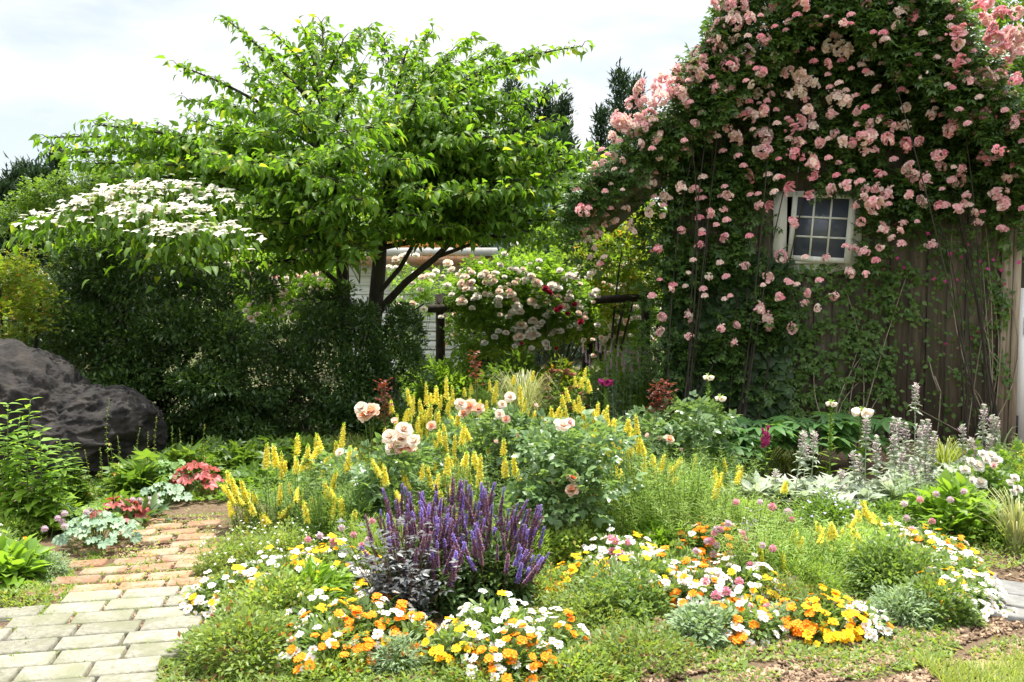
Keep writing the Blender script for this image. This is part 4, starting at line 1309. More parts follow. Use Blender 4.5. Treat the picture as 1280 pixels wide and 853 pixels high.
SEC = [(0, 905, 'climbing rose with pale pink clusters over the left eave and corner of the shed'),
       (905, 1085, 'climbing rose with mixed cream and pink clusters around and above the shed window'),
       (1085, 2000, 'climbing rose with bright pink clusters on the right roof slope of the shed')]
for a_, b_, lab in SEC:
    bpx = {0: 850, 905: 930, 1085: 1225}[a_]
    base = wall(bpx, 520, .25); base[2] = 0
    t = thing('climbing_rose', lab, 'climbing rose', tuple(base), 0, 'climbing roses covering the shed')
    g = Geo()
    P_, D_ = [], []
    tries = {0: 7600, 905: 7600, 1085: 8200}[a_]
    for _ in range(tries * 4):
        px, py = rng.uniform(max(a_ - 15, 705), min(b_ + 15, 1300)), rng.uniform(-75, 500)
        # lumps and hollows
        q = math.sin(px * .055 + 1.2 * math.sin(py * .031)) + math.sin(py * .06 + px * .021 + 1) + .7 * math.sin(px * .13 + py * .11)
        dn = rose_density(px, py)
        if dn >= 1.5: q = .5
        if rng.random() > dn * (.62 + .3 * q) * .62:
            continue
        ry = rake_y(px)
        top = py < ry + 25
        if top:
            off = rng.uniform(-.6, .3) if rng.random() < .35 else rng.uniform(.28, .62)
        else:
            off = min(.03 + abs(rng.normal(0, .11)) * (1 + .25 * q), .3)
        P_.append(wall(px, py, off)); D_.append((rng.normal(0, .8), -.55 + rng.normal(0, .5), rng.normal(-.05, .55)))
        if len(P_) >= tries:
            break
    P_, D_ = np.array(P_), np.array(D_)
    g.scatter(TWALL, P_, frames(D_, (0, -.5, 1), .4), .15 * rng.uniform(.7, 1.25, len(P_)))
    put('foliage', g.mesh('foliage', M['wallrose'], False, base), t)
    g = Geo()
    for k in range(8):
        e = P_[rng.integers(len(P_))]
        s0 = base + np.array((rng.normal(0, .1), rng.normal(0, .05), 0))
        k_ = np.linspace(0, 1, 10)[:, None]
        mid = np.array((s0[0] * .6 + e[0] * .4 + rng.normal(0, .2), (s0[1] + e[1]) / 2, e[2] * .7))
        g.tube((1 - k_) ** 2 * s0 + 2 * k_ * (1 - k_) * mid + k_ ** 2 * e, np.linspace(.009, .003, 10), 5)
    put('canes', g.mesh('canes', M['bark'], True, base), t)
    mine = sorted([q for q in ROSES if a_ <= q[0] < b_], key=lambda q: -q[2])
    rest = {}
    lim = len(mine)
    for _ in range(150):             # small clusters between the large ones
        px, py = rng.uniform(max(a_, 720), min(b_, 1285)), rng.uniform(0, 380)
        if rng.random() < rose_density(px, py) * .9:
            mine.append((px, py, rng.uniform(3.5, 6), rng.choice(['p', 'p', 'c', 'd'])))
    for i, (px, py, r, c) in enumerate(mine):
        ry = rake_y(px)
        off = rng.uniform(.30, .46) if py > ry + 25 else rng.uniform(.45, .75)
        p = wall(px, py, off)
        s = r / F * p[1] * 1.5
        d = np.array((rng.normal(-.1, .35), -1, rng.uniform(.2, 1.0)))
        e = rot_to(d)
        if i < 99:
            put('flower_cluster', CL[c][rng.integers(5)], t, tuple(p - base), (e[0], e[1], rng.uniform(0, 6.28)), (s * rng.uniform(.8, 1.2), s * rng.uniform(.8, 1.2), s * .9))
        else:
            rest.setdefault(c, []).append((p, d, s))
    if rest:
        g = Geo()
        for mi, c in enumerate('pcd'):
            for p, d, s in rest.get(c, []):
                for dd in np.concatenate([[(0, 0, 1.0)], golden_dirs(7, .8, -.2)]):
                    dv = nrm(nrm(d) * .9 + dd * .9)
                    add_rosette(g, p + dv * s * .6, dv, s * .34, [(6, .95, 1, .12), (5, .6, .85, .1), (4, .25, .6, .05)], mi)
        tag(put('small_clusters', g.mesh('small_clusters', [M['p_pink'], M['p_pale'], M['p_deep']], False, base), t), kind='stuff')


def wall_vine(name, label, cat, n, dens, T, L, mat, basepx, off=(.02, .10), flat=.35, hang=.5, px_rng=(820, 1270), py_rng=(180, 545), flowers=None):
    base = wall(basepx, 540, .08); base[2] = 0
    t = thing(name, label, cat, tuple(base), 0)
    g = Geo()
    P_, D_, N_ = [], [], []
    tr_ = 0
    while len(P_) < n and tr_ < n * 30:
        tr_ += 1
        px, py = rng.uniform(*px_rng), rng.uniform(*py_rng)
        if rng.random() > dens(px, py):
            continue
        P_.append(wall(px, py, rng.uniform(*off))); D_.append((rng.normal(0, .6), -.35 + rng.normal(0, flat), -hang + rng.normal(0, .4)))
    if P_:
        P_ = np.array(P_)
        g.scatter(T, P_, frames(np.array(D_), -s_b + np.array((0, 0, .5)), .35), L * rng.uniform(.6, 1.2, len(P_)))
    put('foliage', g.mesh('foliage', M[mat], False, base), t)
    g = Geo()
    for k in range(9):
        e = P_[rng.integers(len(P_))]
        s0 = base + s_e * rng.normal(0, .15)
        mid = (s0 + e) / 2 + np.array((rng.normal(0, .25), -.03, 0))
        k_ = np.linspace(0, 1, 9)[:, None]
        g.tube((1 - k_) ** 2 * s0 + 2 * k_ * (1 - k_) * mid + k_ ** 2 * e, np.linspace(.008, .003, 9), 4)
    put('stems', g.mesh('stems', M['trimwood'], True, base), t)
    return t, base


wall_vine('broadleaf_vine', 'dark broad leaved vine hanging on the lower left part of the shed wall', 'vine', 3000,
          lambda x, y: (1 if 832 < x < 945 and y > 350 else .5 if 832 < x < 985 and 320 < y else 0) * (.7 + .3 * math.sin(x * .1) * math.sin(y * .08)), T_leaf3(.75, .1, .15), .115, 'ivy', 880)
wall_vine('five_leaf_vine', 'small leaved green vine spreading over the boards below the window', 'vine', 1250,
          lambda x, y: (1 if y > 400 and 955 < x < 1075 and y < 530 else .8 if 1070 < x < 1120 and 350 < y < 500 else .55 if 1000 < x < 1150 and 330 < y < 400 else .0) * (.5 + .5 * math.sin(x * .09 + y * .05) * math.sin(y * .1)) * .8,
          TAKEB, .085, 'akebia', 1060)
t, base = wall_vine('clematis_vine', 'thin clematis vine with tiny mauve pink flowers at the right end of the shed', 'vine', 1250,
          lambda x, y: (.9 if 1215 < x < 1262 and y < 470 else .75 if 1165 < x < 1250 and 290 < y < 360 else .3 if 1150 < x < 1262 and 250 < y < 480 else .22 if 1080 < x < 1262 and 200 < y else 0) * (.55 + .45 * math.sin(x * .12 + 2) * math.sin(y * .07)),
          TL_wide, .06, 'akebia', 1225)
gm = Geo(); gm.scatter(fourpetal_T(), [(0, 0, 0)], np.eye(3)[None], 1.0); me_mauve = gm.mesh('flower', M['p_magenta'])
for px, py in ((1103, 282), (1120, 280), (1160, 292), (1163, 304), (1187, 317), (1188, 318), (1122, 323), (1130, 335), (1168, 349), (1182, 352), (1196, 350), (1202, 322), (1225, 327), (1235, 336), (1252, 338), (1242, 325), (1274, 328), (1256, 356), (1105, 337), (1098, 330), (1215, 423), (1224, 415), (1200, 436), (1184, 443), (1182, 430), (1210, 306)):
    p = wall(px, py, rng.uniform(.08, .16)) - base
    put('flower', me_mauve, t, tuple(p), (R(-70) + rng.normal(0, .4), rng.normal(0, .4), 0), rng.uniform(.04, .055))

# dry looping canes on the right boards are one old vine
g = Geo()
base = wall(1185, 520, .05); base[2] = 0
for pts in (((1168, 470), (1176, 490), (1174, 520), (1172, 540)), ((1160, 445), (1166, 470), (1177, 500)), ((1224, 395), (1232, 415), (1238, 440), (1248, 455)), ((1215, 345), (1214, 325), (1222, 312), (1236, 314)), ((1222, 268), (1212, 285), (1207, 290)), ((1240, 398), (1230, 410), (1222, 425))):
    g.tube([wall(x, y, .05 + .03 * (i % 2)) for i, (x, y) in enumerate(pts)], .006, 5)
tag(put('dry_vine', g.mesh('dry_vine', M['trimwood'], True, base), None, tuple(base)), 'bare pale looping vine canes against the right boards of the shed', 'vine')

# ================================================================== FLOWER BED
def root(name, label, cat, px, Y, group=None):
    b = np.array((gx(px, Y), Y, 0.0))
    return thing(name, label, cat, tuple(b), 0, group), b


ZF = {'w': [zinnia_mesh(M['p_white'], n) for n in (9, 10)], 'o': [zinnia_mesh(M['p_orange'], n) for n in (9, 10)], 'y': [zinnia_mesh(M['p_gold'], n) for n in (9, 11)]}


def zinnia(px, Y, R_, H, mix, n, label, fs=.0192):
    R_ *= 1.22; H *= .86; Y = Y - (.14 if Y < 4.1 else .05); n = int(n * 1.5)
    t, b = root('zinnia_clump', label, 'zinnia', px, Y, 'zinnias edging the flower bed')
    g = mound_geo(R_, H * .92, int(950 * (R_ / .2) ** 2), .046, T_leaf3(.36, .12, .2))
    put('foliage', g.mesh('foliage', M['zinleaf']), t)
    # flowers in colour patches over the dome, most of them on the upper and outer side
    cents = {c: nrm(rng.normal(0, 1, 3) + np.array((0, -.4, .6))) for c in mix}
    n = int(n * 2.3)
    rest = Geo()
    mix = {c: v * (1.35 if c == 'w' else 1) for c, v in mix.items()}
    for i in range(n):
        d = nrm(np.array((rng.normal(0, .8), rng.normal(-.25, .75), rng.uniform(.05, 1.0))))
        w = {c: mix[c] * math.exp(2.2 * float(d @ cents[c])) for c in mix}
        tot = sum(w.values()); r = rng.random() * tot
        for c in w:
            r -= w[c]
            if r <= 0: break
        p = d * np.array((R_, R_, H)) * rng.uniform(.8, 1.12)
        e = rot_to(nrm(d * .55 + np.array((0, -.15, .75)) + rng.normal(0, .18, 3)))
        me, q = ZF[c][rng.integers(2)], fs * rng.uniform(.8, 1.2)
        if i < 98:
            put('flower', me, t, tuple(p), tuple(e), q)
        else:
            V, Fs = _PG[me.name]
            n0 = rest.n
            W = (V * q) @ np.array(e.to_matrix()).T + p
            for j, (f, m) in enumerate(Fs):
                rest.F.append((f + n0, m + 2 * 'woy'.index(c)))
            rest.V.append(W); rest.n += len(W)
    if rest.V:
        tag(put('flower_rest', rest.mesh('flower_rest', [M['p_white'], M['centre'], M['p_orange'], M['centre'], M['p_gold'], M['centre']]), t), kind='stuff')


ZIN = [
    (285, 4.18, .17, .22, dict(w=3, y=1), 26, 'white zinnias with a few gold ones nearest the stone path edge'),
    (348, 4.32, .21, .26, dict(y=3, w=1.5), 34, 'golden zinnias in a band between two white patches right of the path'),
    (412, 4.5, .22, .26, dict(y=1.5, o=1.2, w=2), 36, 'mixed gold, orange and white zinnias just left of the purple salvia'),
    (400, 3.98, .14, .2, dict(w=3, y=.5), 16, 'small white zinnia patch under the golden band left of the dark leaved dahlia'),
    (418, 3.68, .19, .22, dict(o=3, w=1), 26, 'orange zinnias at the bottom edge left of the grey green tuft'),
    (465, 3.82, .2, .24, dict(w=3, o=1, y=.5), 34, 'white zinnias mixed with orange in front of the dark leaved dahlia'),
    (512, 3.74, .09, .2, dict(o=4), 8, 'few deep orange zinnias at the foot of the dark leaved dahlia'),
    (568, 3.64, .12, .2, dict(y=4), 13, 'small golden zinnia clump between the two pink clover heads'),
    (618, 3.82, .19, .24, dict(w=4, y=.5), 30, 'white zinnias standing tall right in front of the purple salvia'),
    (640, 3.6, .17, .18, dict(w=2, o=2), 24, 'orange and white zinnias at the bottom edge below the salvia'),
    (690, 3.72, .13, .2, dict(w=4, o=.6), 16, 'white zinnias at the bare mulch right of the salvia, lowest of the front row'),
    (728, 4.4, .16, .2, dict(y=4), 24, 'pure golden zinnia clump right of the salvia'),
    (778, 4.75, .2, .22, dict(w=3, y=1), 30, 'white zinnias below the pale salmon daisies'),
    (805, 4.42, .2, .22, dict(w=2, y=2), 32, 'half white half gold zinnias in the middle of the bed front'),
    (848, 4.6, .17, .22, dict(w=3, o=1), 24, 'white zinnias with orange ones next to the bright green grassy tuft'),
    (890, 5.0, .17, .24, dict(o=2, w=2), 22, 'orange and white zinnias farthest back beside the dark purple leaves'),
    (872, 4.2, .17, .22, dict(o=2.5, w=1.2), 24, 'orange zinnias over the pale green leafy mound at the front'),
    (922, 4.28, .18, .24, dict(w=3, y=1.2), 28, 'white and gold zinnias with pink clover heads above them'),
    (932, 3.92, .14, .2, dict(w=2, o=1), 13, 'loose white and orange zinnias at the mulch edge left of the golden clump'),
    (1025, 3.96, .17, .2, dict(y=4, o=.8), 32, 'bright golden zinnia clump alone at the mulch edge'),
    (1075, 3.94, .12, .17, dict(w=4, o=1), 14, 'white zinnias touching the right side of the golden front clump'),
    (1115, 5.0, .2, .2, dict(w=3, y=1.2), 28, 'white zinnias farthest back on the right near the silver leaves'),
    (1158, 4.88, .2, .22, dict(o=1.5, y=2, w=1.5), 30, 'orange, gold and white zinnias beside the grey stone slabs'),
    (1188, 4.55, .17, .2, dict(w=3, y=1), 24, 'white zinnias right at the edge of the grey stone slabs'),
    (1196, 4.18, .19, .2, dict(y=1.8, w=2), 32, 'gold and white zinnias at the right front corner of the bed'),
    (4, 4.75, .12, .3, dict(o=1, w=2), 9, 'orange and white zinnias cut by the left edge of the view'),
]
for a in ZIN:
    zinnia(*a)


def low_mound(name, label, cat, px, Y, R_, H, n, L, mat, T=TL, group=None, flowers=None, squash=1.0):
    n = int(n * (1.6 if len(T[0]) < 12 else 1))
    R_ *= 1.08
    t, b = root(name, label, cat, px, Y, group)
    put('foliage', mound_geo(R_, H, n, L, T).mesh('foliage', M[mat]), t)
    if flowers:
        me, k, s = flowers
        for i in range(k):
            d = nrm(np.array((rng.normal(0, .7), rng.normal(-.2, .6), rng.uniform(.25, 1))))
            p = d * np.array((R_, R_, H)) * 1.03
            put('flower', me, t, tuple(p), tuple(rot_to(nrm(d + np.array((0, -.2, .6))))), s * rng.uniform(.8, 1.2))
    return t, b


gm = Geo(); gm.scatter(fourpetal_T(), [(0, 0, 0)], np.eye(3)[None], 1.0); me_tiny = gm.mesh('flower', M['p_white'])
gm = Geo(); gm.scatter(fourpetal_T(), [(0, 0, 0)], np.eye(3)[None], 1.0); me_lil = gm.mesh('flower', M['p_lilac'])
for a in [
    ('low_plant', 'loose green mound with a reddish front spilling over the stone path at the bottom', 'ground cover', 310, 3.55, .30, .22, 2800, .03, 'redmound'),
    ('low_plant', 'fresh green bushy mound behind the spilling front mound by the path', 'ground cover', 345, 3.95, .27, .25, 2400, .032, 'moundleaf'),
    ('low_plant', 'soft pale green mound overhanging the right side of the path', 'ground cover', 300, 4.62, .26, .27, 3000, .022, 'moundleaf', TL, None, (me_tiny, 55, .016)),
    ('low_plant', 'soft pale green mound with tiny white flowers left of the pink daisies', 'ground cover', 352, 4.85, .24, .24, 2600, .022, 'moundleaf', TL, None, (me_tiny, 45, .016)),
    ('low_plant', 'bright green strap leaved clump among the zinnias left of the dahlia', 'plant', 392, 4.15, .17, .22, 420, .085, 'freshleaf', TL_nar),
    ('low_plant', 'yellow green spreading mound right of the front white zinnias', 'ground cover', 740, 3.95, .26, .16, 2300, .026, 'moundleaf'),
    ('low_plant', 'green leafy mound below the golden zinnias in the middle', 'ground cover', 775, 4.1, .28, .22, 2300, .034, 'zinleaf'),
    ('low_plant', 'reddish tinged low mound at the front mulch edge', 'ground cover', 800, 3.55, .3, .13, 1800, .026, 'redmound'),
    ('low_plant', 'pale green lobed mound right of the purple salvia', 'ground cover', 705, 4.85, .25, .24, 1700, .036, 'moundleaf', T_leaf(.7, .1, .2)),
    ('low_plant', 'yellow green mound beside the bare soil under the salvia', 'ground cover', 690, 4.25, .2, .16, 1500, .024, 'redmound'),
    ('low_plant', 'grey green small leaved mound below the orange zinnias', 'ground cover', 885, 3.76, .2, .16, 1300, .034, 'artemisia', T_leaf(.6, .1, .2)),
    ('low_plant', 'bronze green feathery mound left of the golden front clump', 'ground cover', 975, 4.1, .18, .2, 1700, .024, 'redmound', TL_nar),
    ('low_plant', 'fresh green leafy mound right of the golden front clump', 'ground cover', 1120, 4.35, .3, .3, 2600, .038, 'zinleaf'),
    ('low_plant', 'green leafy mound below the right corner zinnias', 'ground cover', 1170, 4.0, .24, .2, 1700, .036, 'zinleaf'),
    ('low_plant', 'feathery yellow green mound behind the right corner zinnias', 'ground cover', 1090, 4.65, .28, .28, 3000, .03, 'feather', TL_nar),
    ('grassy_tuft', 'bright lime grassy leaved tuft below the pink daisies', 'plant', 830, 5.05, .22, .17, 900, .07, 'freshleaf', TL_nar),
    ('artemisia_plant', 'grey green tuft at the bottom edge between two orange zinnia clumps', 'artemisia', 495, 3.46, .12, .15, 800, .032, 'artemisia', TL_nar, 'grey leaved artemisia tufts'),
    ('artemisia_plant', 'large silvery grey tuft at the mulch edge on the right', 'artemisia', 1128, 3.95, .16, .18, 1100, .036, 'artemisia', TL_nar, 'grey leaved artemisia tufts'),
    ('artemisia_plant', 'small grey green tuft at the mulch edge left of the golden clump', 'artemisia', 980, 3.84, .1, .14, 500, .03, 'artemisia', TL_nar, 'grey leaved artemisia tufts'),
    ('artemisia_plant', 'grey green tuft on the mulch left of the stone path', 'artemisia', 62, 4.55, .12, .16, 900, .026, 'artemisia', TL_nar, 'grey leaved artemisia tufts'),
    ('low_plant', 'lime green large leaved plant at the left edge of the view', 'plant', 8, 4.45, .19, .24, 190, .1, 'freshleaf', T_leaf3(.6, .15, .25)),
    ('low_plant', 'short yellow green growth at the left edge of the stone path', 'ground cover', 28, 4.2, .2, .07, 900, .022, 'moundleaf'),
    ('low_plant', 'feathery green plant at the left edge above the lime leaved one', 'plant', 15, 5.2, .2, .22, 1600, .03, 'feather', TL_nar),
    ('low_plant', 'fresh green leaf rosette on the mulch behind the silvery coral bells', 'plant', 62, 5.7, .22, .18, 260, .1, 'freshleaf', TL3_nar),
    ('low_plant', 'green strawberry leaved plant in front of the white rose bush', 'plant', 1190, 5.35, .27, .36, 420, .1, 'freshleaf', T_leaf3(.55, .14, .2)),
    ('low_plant', 'green foliage heap at the right edge below the white rose bush', 'ground cover', 1255, 5.2, .3, .28, 2400, .035, 'feather', TL_nar),
    ('low_plant', 'green leafy patch with pink buds between the lambs ears and the white roses', 'ground cover', 1120, 5.55, .25, .18, 1200, .045, 'midleaf'),
    ('catmint_plant', 'lilac blue flowered low plant in front of the silver leaves', 'catmint', 1030, 5.45, .25, .28, 1500, .03, 'midleaf', TL, None, (me_lil, 60, .02)),
    ('low_plant', 'feathery dark green filler below the peach roses on the left', 'ground cover', 430, 5.15, .3, .4, 2600, .045, 'needle', TN),
    ('low_plant', 'dense fresh green filler right of the peach and apricot roses', 'ground cover', 850, 5.9, .35, .4, 3000, .05, 'needle', TN),
]:
    low_mound(*a)

# ---- purple salvia, dark dahlia
SV = [spike_mesh([M['redstem'], M['p_violet'], M['p_plum']], L_, .010, .006, n + 10, .0128, splitmat=f, stemr=.0016)
      for L_, n, f in ((.15, 66, lambda t: np.where(t > .6, .35, .95)), (.14, 60, lambda t: np.full_like(t, .93)), (.17, 74, lambda t: np.where(t > .7, .1, .95)), (.11, 50, lambda t: np.where(t > .2, .06, .5)))]
for px, Y, lab, wx, ns in ((525, 4.15, 'left half of the purple salvia, plum stemmed and behind the dark leaved dahlia', .23, 88), (565, 4.5, 'middle of the purple salvia, standing behind the two front halves', .22, 86), (612, 4.25, 'right half of the purple salvia with brighter violet spikes', .24, 92)):
    t, b = root('salvia_plant', lab, 'salvia', px, Y, 'purple salvias in the middle of the bed')
    g = mound_geo(.27, .34, 2300, .05, T_leaf3(.36, .12, .2))
    st = Geo()
    for i in range(ns):
        x = rng.uniform(-1, 1)
        yy = rng.uniform(-.85, .8)
        ht = (.48 - .13 * x * x * (1 if px > 600 else .5) - .17 * max(-yy, 0)) * rng.uniform(.6, 1.05)
        lean = np.array((x * wx * 1.05 + rng.normal(0, .02), yy * .26, ht))
        p0 = np.array((x * wx * .4, yy * .12, .0))
        L_ = rng.uniform(.6, 1.1)
        k = rng.choice([0, 1, 2, 2, 3]) if px > 600 else rng.choice([0, 1, 1, 2, 2])
        d = nrm(lean - p0 + np.array((0, 0, .1)) + rng.normal(0, .05, 3))
        leafy_stem(g, p0, lean, 8, .05, TL_nar, 0, 1, .0022)
        put('flower_spike', SV[k], t, tuple(lean - d * .07), tuple(rot_to(d)), L_)
    put('foliage', g.mesh('foliage', [M['salvleaf'], M['redstem']]), t)
t, b = root('dark_dahlia', 'black leaved dahlia foliage in front of the purple salvia', 'dahlia', 500, 3.95)
g = Geo()
for i in range(36):
    e = np.array((rng.normal(0, .13), rng.normal(-.02, .1), rng.uniform(.18, .47)))
    leafy_stem(g, (e[0] * .2, e[1] * .2, 0), e, 11, .115, T_pinnate(2, .5, .42, .5), 0, 1, .003, 2, .35)
put('foliage', g.mesh('foliage', [M['dahlia'], M['redstem']]), t)
t, b = root('dark_dahlia', 'small blackish purple leaved plant behind the front clover heads', 'plant', 935, 4.75)
g = Geo()
for i in range(9):
    e = np.array((rng.normal(0, .08), rng.normal(0, .05), rng.uniform(.2, .4)))
    leafy_stem(g, (e[0] * .2, e[1] * .2, 0), e, 7, .09, T_pinnate(1, .5, .42, .5), 0, 1, .003, 2, .35)
put('foliage', g.mesh('foliage', [M['dahlia'], M['redstem']]), t)

# ---- yellow toadflax: needle leaved stems with yellow spikes at given picture positions
YS = [spike_mesh([M['stem'], M['p_yellow'], M['freshleaf']], L_, .022, .010, n, .027, splitmat=lambda t: np.where(t > .9, .8, .03), stemr=.0018) for L_, n in ((.10, 42), (.075, 32), (.13, 50))]


def toadflax(px, Y, spread, nst, H, spikes, label, L=.068, mat='needle', ss=1.0, dense=42):
    ss *= 1.25
    t, b = root('toadflax_clump', label, 'toadflax', px, Y, 'yellow flowered toadflax clumps')
    g = Geo()
    for i in range(int(nst * 1.7)):
        a = rng.uniform(0, 6.28); r = 1.25 * spread * math.sqrt(rng.random())
        p0 = np.array((math.cos(a) * r * .6, math.sin(a) * r * .6, 0))
        e = np.array((math.cos(a) * r * 1.15, math.sin(a) * r * 1.1, H * rng.uniform(.6, 1.05)))
        leafy_stem(g, p0, e, dense, L, TN, 0, 1, .0022, 3, .35, .08, .35)
    more = [(q[0] + rng.normal(0, 17), q[1] + rng.uniform(-6, 34), -rng.uniform(.1, 1.1) * spread) for q in spikes for _ in range(3 if Y > 5.5 else 2)] if len(spikes) > 2 else []
    for q in list(spikes) + more:
        sx, sy = q[0], q[1]
        dy = rng.uniform(-.6, .6) * spread if len(q) < 3 else q[2]
        top = at(sx, sy, Y + dy) - b
        k = rng.integers(3)
        L_ = (.10, .075, .13)[k] * ss
        p0 = np.array((top[0] * .75 + rng.normal(0, .02), dy * .9, 0))
        d = nrm(top - p0 + rng.normal(0, .07, 3))
        d = nrm(np.array((d[0], d[1], max(d[2], .8))))
        e = top - d * L_
        leafy_stem(g, p0, e, dense, L, TN, 0, 1, .0024, 3, .4, .03, .4)
        sw = ss * rng.uniform(.5, .72)
        put('flower_spike', YS[k], t, tuple(e), tuple(rot_to(d)), (sw, sw, ss * rng.uniform(.75, 1.1)))
    put('foliage', g.mesh('foliage', [M[mat], M['stem']]), t)


TOAD = [
    (355, 5.55, .22, 34, .3, [(286, 590, -.2), (300, 597, -.1), (292, 617, -.15), (341, 553), (372, 545), (386, 560), (398, 563), (312, 627, -.3), (325, 640, -.3), (350, 642, -.2), (385, 612), (405, 585), (360, 600)], 'sprawling toadflax leaning out over the brick path with arching flower stems'),
    (440, 5.9, .2, 14, .4, [(430, 530), (420, 545), (452, 580), (470, 600), (428, 605), (448, 625), (495, 625)], 'toadflax threading through the left peach rose bush'),
    (520, 6.6, .22, 18, .5, [(524, 498), (512, 512), (507, 528), (516, 540), (530, 516), (545, 478), (552, 492), (563, 497), (538, 490), (525, 530), (512, 530)], 'dense yellow toadflax behind the pale rose cluster, most crowded of all'),
    (575, 5.6, .2, 16, .45, [(568, 562), (572, 575), (578, 580), (553, 590), (545, 606), (554, 528), (580, 534)], 'toadflax just behind the tops of the purple salvia'),
    (625, 7.4, .25, 20, .5, [(580, 482), (612, 472), (643, 468), (565, 484), (600, 500), (658, 498)], 'toadflax in front of the straw coloured grass tuft'),
    (690, 6.6, .25, 20, .5, [(688, 502), (686, 520), (660, 512), (700, 508), (680, 530), (710, 512)], 'toadflax between the pale pink roses in the middle'),
    (742, 6.4, .2, 18, .45, [(748, 503), (742, 510), (730, 516), (732, 462, .8), (718, 470, .8), (770, 525)], 'toadflax left of the bronze leaved rose'),
    (800, 5.7, .2, 26, .45, [(797, 540), (818, 568), (784, 522)], 'tall toadflax with two separate yellow spikes in the centre right'),
    (735, 5.5, .18, 18, .35, [(735, 582), (748, 612), (726, 630), (650, 612)], 'toadflax beside the apricot roses'),
    (830, 5.35, .26, 44, .52, [(905, 585), (900, 592)], 'tall feathery green toadflax with hardly any flowers right of the apricot roses'),
    (770, 5.25, .25, 36, .38, [(765, 665)], 'low feathery green toadflax between the salvia and the daisies'),
    (925, 5.2, .26, 34, .34, [(925, 586), (983, 600)], 'feathery pale green toadflax in front of the shaded broad leaves'),
    (870, 5.0, .2, 26, .38, [], 'feathery green toadflax without flowers behind the pink clover heads'),
    (1000, 4.7, .28, 40, .27, [(975, 668), (995, 660), (1022, 655), (1050, 715)], 'bright feathery yellow green toadflax in the middle of the right bed'),
    (1060, 4.85, .25, 26, .2, [(1058, 655), (1054, 665), (1068, 668), (1042, 672), (1082, 680), (1088, 672), (1054, 695), (1085, 690), (1032, 655), (1095, 665)], 'yellow toadflax with clustered spikes in front of the lambs ears'),
    (1105, 5.2, .2, 16, .18, [(1074, 622), (1086, 638), (1112, 645), (1110, 655), (1138, 682), (1072, 640)], 'toadflax with three tall yellow spikes below the lambs ears'),
    (960, 4.45, .22, 34, .34, [(978, 690)], 'fine feathery toadflax behind the bronze green mound'),
    (1258, 6.5, .18, 20, .4, [(1258, 560), (1252, 566), (1262, 570), (1280, 555), (1276, 563)], 'toadflax behind the white rose bush at the right edge'),
    (1145, 5.7, .15, 14, .3, [(1150, 632), (1160, 635), (1205, 632), (1140, 640)], 'short toadflax beside the orange leaves left of the white rose bush'),
    (660, 5.0, .22, 30, .34, [(656, 618), (652, 625)], 'green toadflax foliage right behind the purple salvia'),
    (600, 6.1, .2, 24, .42, [(555, 560), (630, 555), (600, 560)], 'toadflax foliage under the middle peach roses'),
    (560, 5.25, .22, 26, .5, [(505, 590), (530, 575), (560, 600), (585, 560), (600, 590), (475, 575)], 'slender toadflax threaded through the front of the middle rose bush'),
    (655, 5.2, .2, 26, .48, [(640, 575), (668, 590), (655, 600), (690, 560), (630, 545)], 'slender toadflax rising between the salvia and the apricot roses'),
    (775, 5.85, .22, 28, .52, [(770, 545), (785, 560), (760, 530), (810, 590), (840, 575)], 'slender toadflax between the apricot roses and the bronze leaved rose'),
    (410, 5.2, .2, 24, .42, [(405, 600), (390, 615), (420, 590), (440, 640)], 'slender toadflax in front of the left peach rose bush'),
    (900, 6.1, .22, 26, .44, [(870, 570), (905, 575), (925, 590)], 'slender toadflax in front of the two seeding foxglove stalks'),
]
for a in TOAD:
    toadflax(*a, mat='feather' if 'feathery' in a[6] else 'needle')

# ---- shrub roses with peach flowers
RB = {'peach': rose_mesh(M['p_peach'], M['p_apricot']), 'pale': rose_mesh(M['p_cream'], M['p_peach']), 'apricot': rose_mesh(M['p_peach'], M['p_deepapricot']), 'white': rose_mesh(M['p_white'], M['p_cream']),
      'bud': rose_mesh(M['p_peach'], M['p_apricot'], False), 'crim': rose_mesh(M['p_crimson'], M['p_crimson']), 'pinkish': rose_mesh(M['p_pale'], M['p_pink'])}


def rose_bush(px, Y, blobs, n, blooms, label, mat='roseleaf', name='rose_bush', L=.105, cane='stem', group='garden roses in the bed', canes=10, T=TROSE3):
    t, b = root(name, label, 'rose', px, Y, group)
    bl = [(at(x, y, Y + dy) - b, (rx, rx * .85, rz)) for x, y, dy, rx, rz in blobs]
    if Y > 10 and n > 1000:               # crowded with small blooms all over
        n *= 2
        blooms = list(blooms)
        for _ in range(90 - len(blooms)):
            x, y, dy, rx, rz = blobs[rng.integers(len(blobs))]
            blooms.append((x + rng.normal(0, .5) * rx / Y * F, y + rng.normal(-.2, .5) * rz / Y * F, rng.uniform(3, 5.5), rng.choice(['white', 'white', 'pale'])))
    g = blob_foliage(Geo(), bl, n if Y > 9 else int(n * .72), L, T, 0, .15, .6, .4 if Y > 9 else .7)
    put('foliage', g.mesh('foliage', M[mat]), t)
    g = Geo()
    tops = []
    for x, y, r, c in blooms:
        dy = -rng.uniform(.6, 1.05) * max(q[1][1] for q in bl)
        p = at(x, y, Y + dy) - b
        s = r / F * (Y + dy) * (.84 if Y < 9 else .92)
        d = nrm(np.array((rng.normal(0, .35), -.75, rng.uniform(.45, 1.0) + (.3 if Y > 9 else 0))))
        put('bloom', RB[c], t, tuple(p), tuple(rot_to(d)), s)
        tops.append(p - d * s * .2)
    limbs(g, (0, 0, 0), (tops if Y < 10 else tops[::4]) + [np.array(c) for c, _ in bl], .0045, wob=.03)
    put('canes', g.mesh('canes', M[cane], True), t)
    return t, b


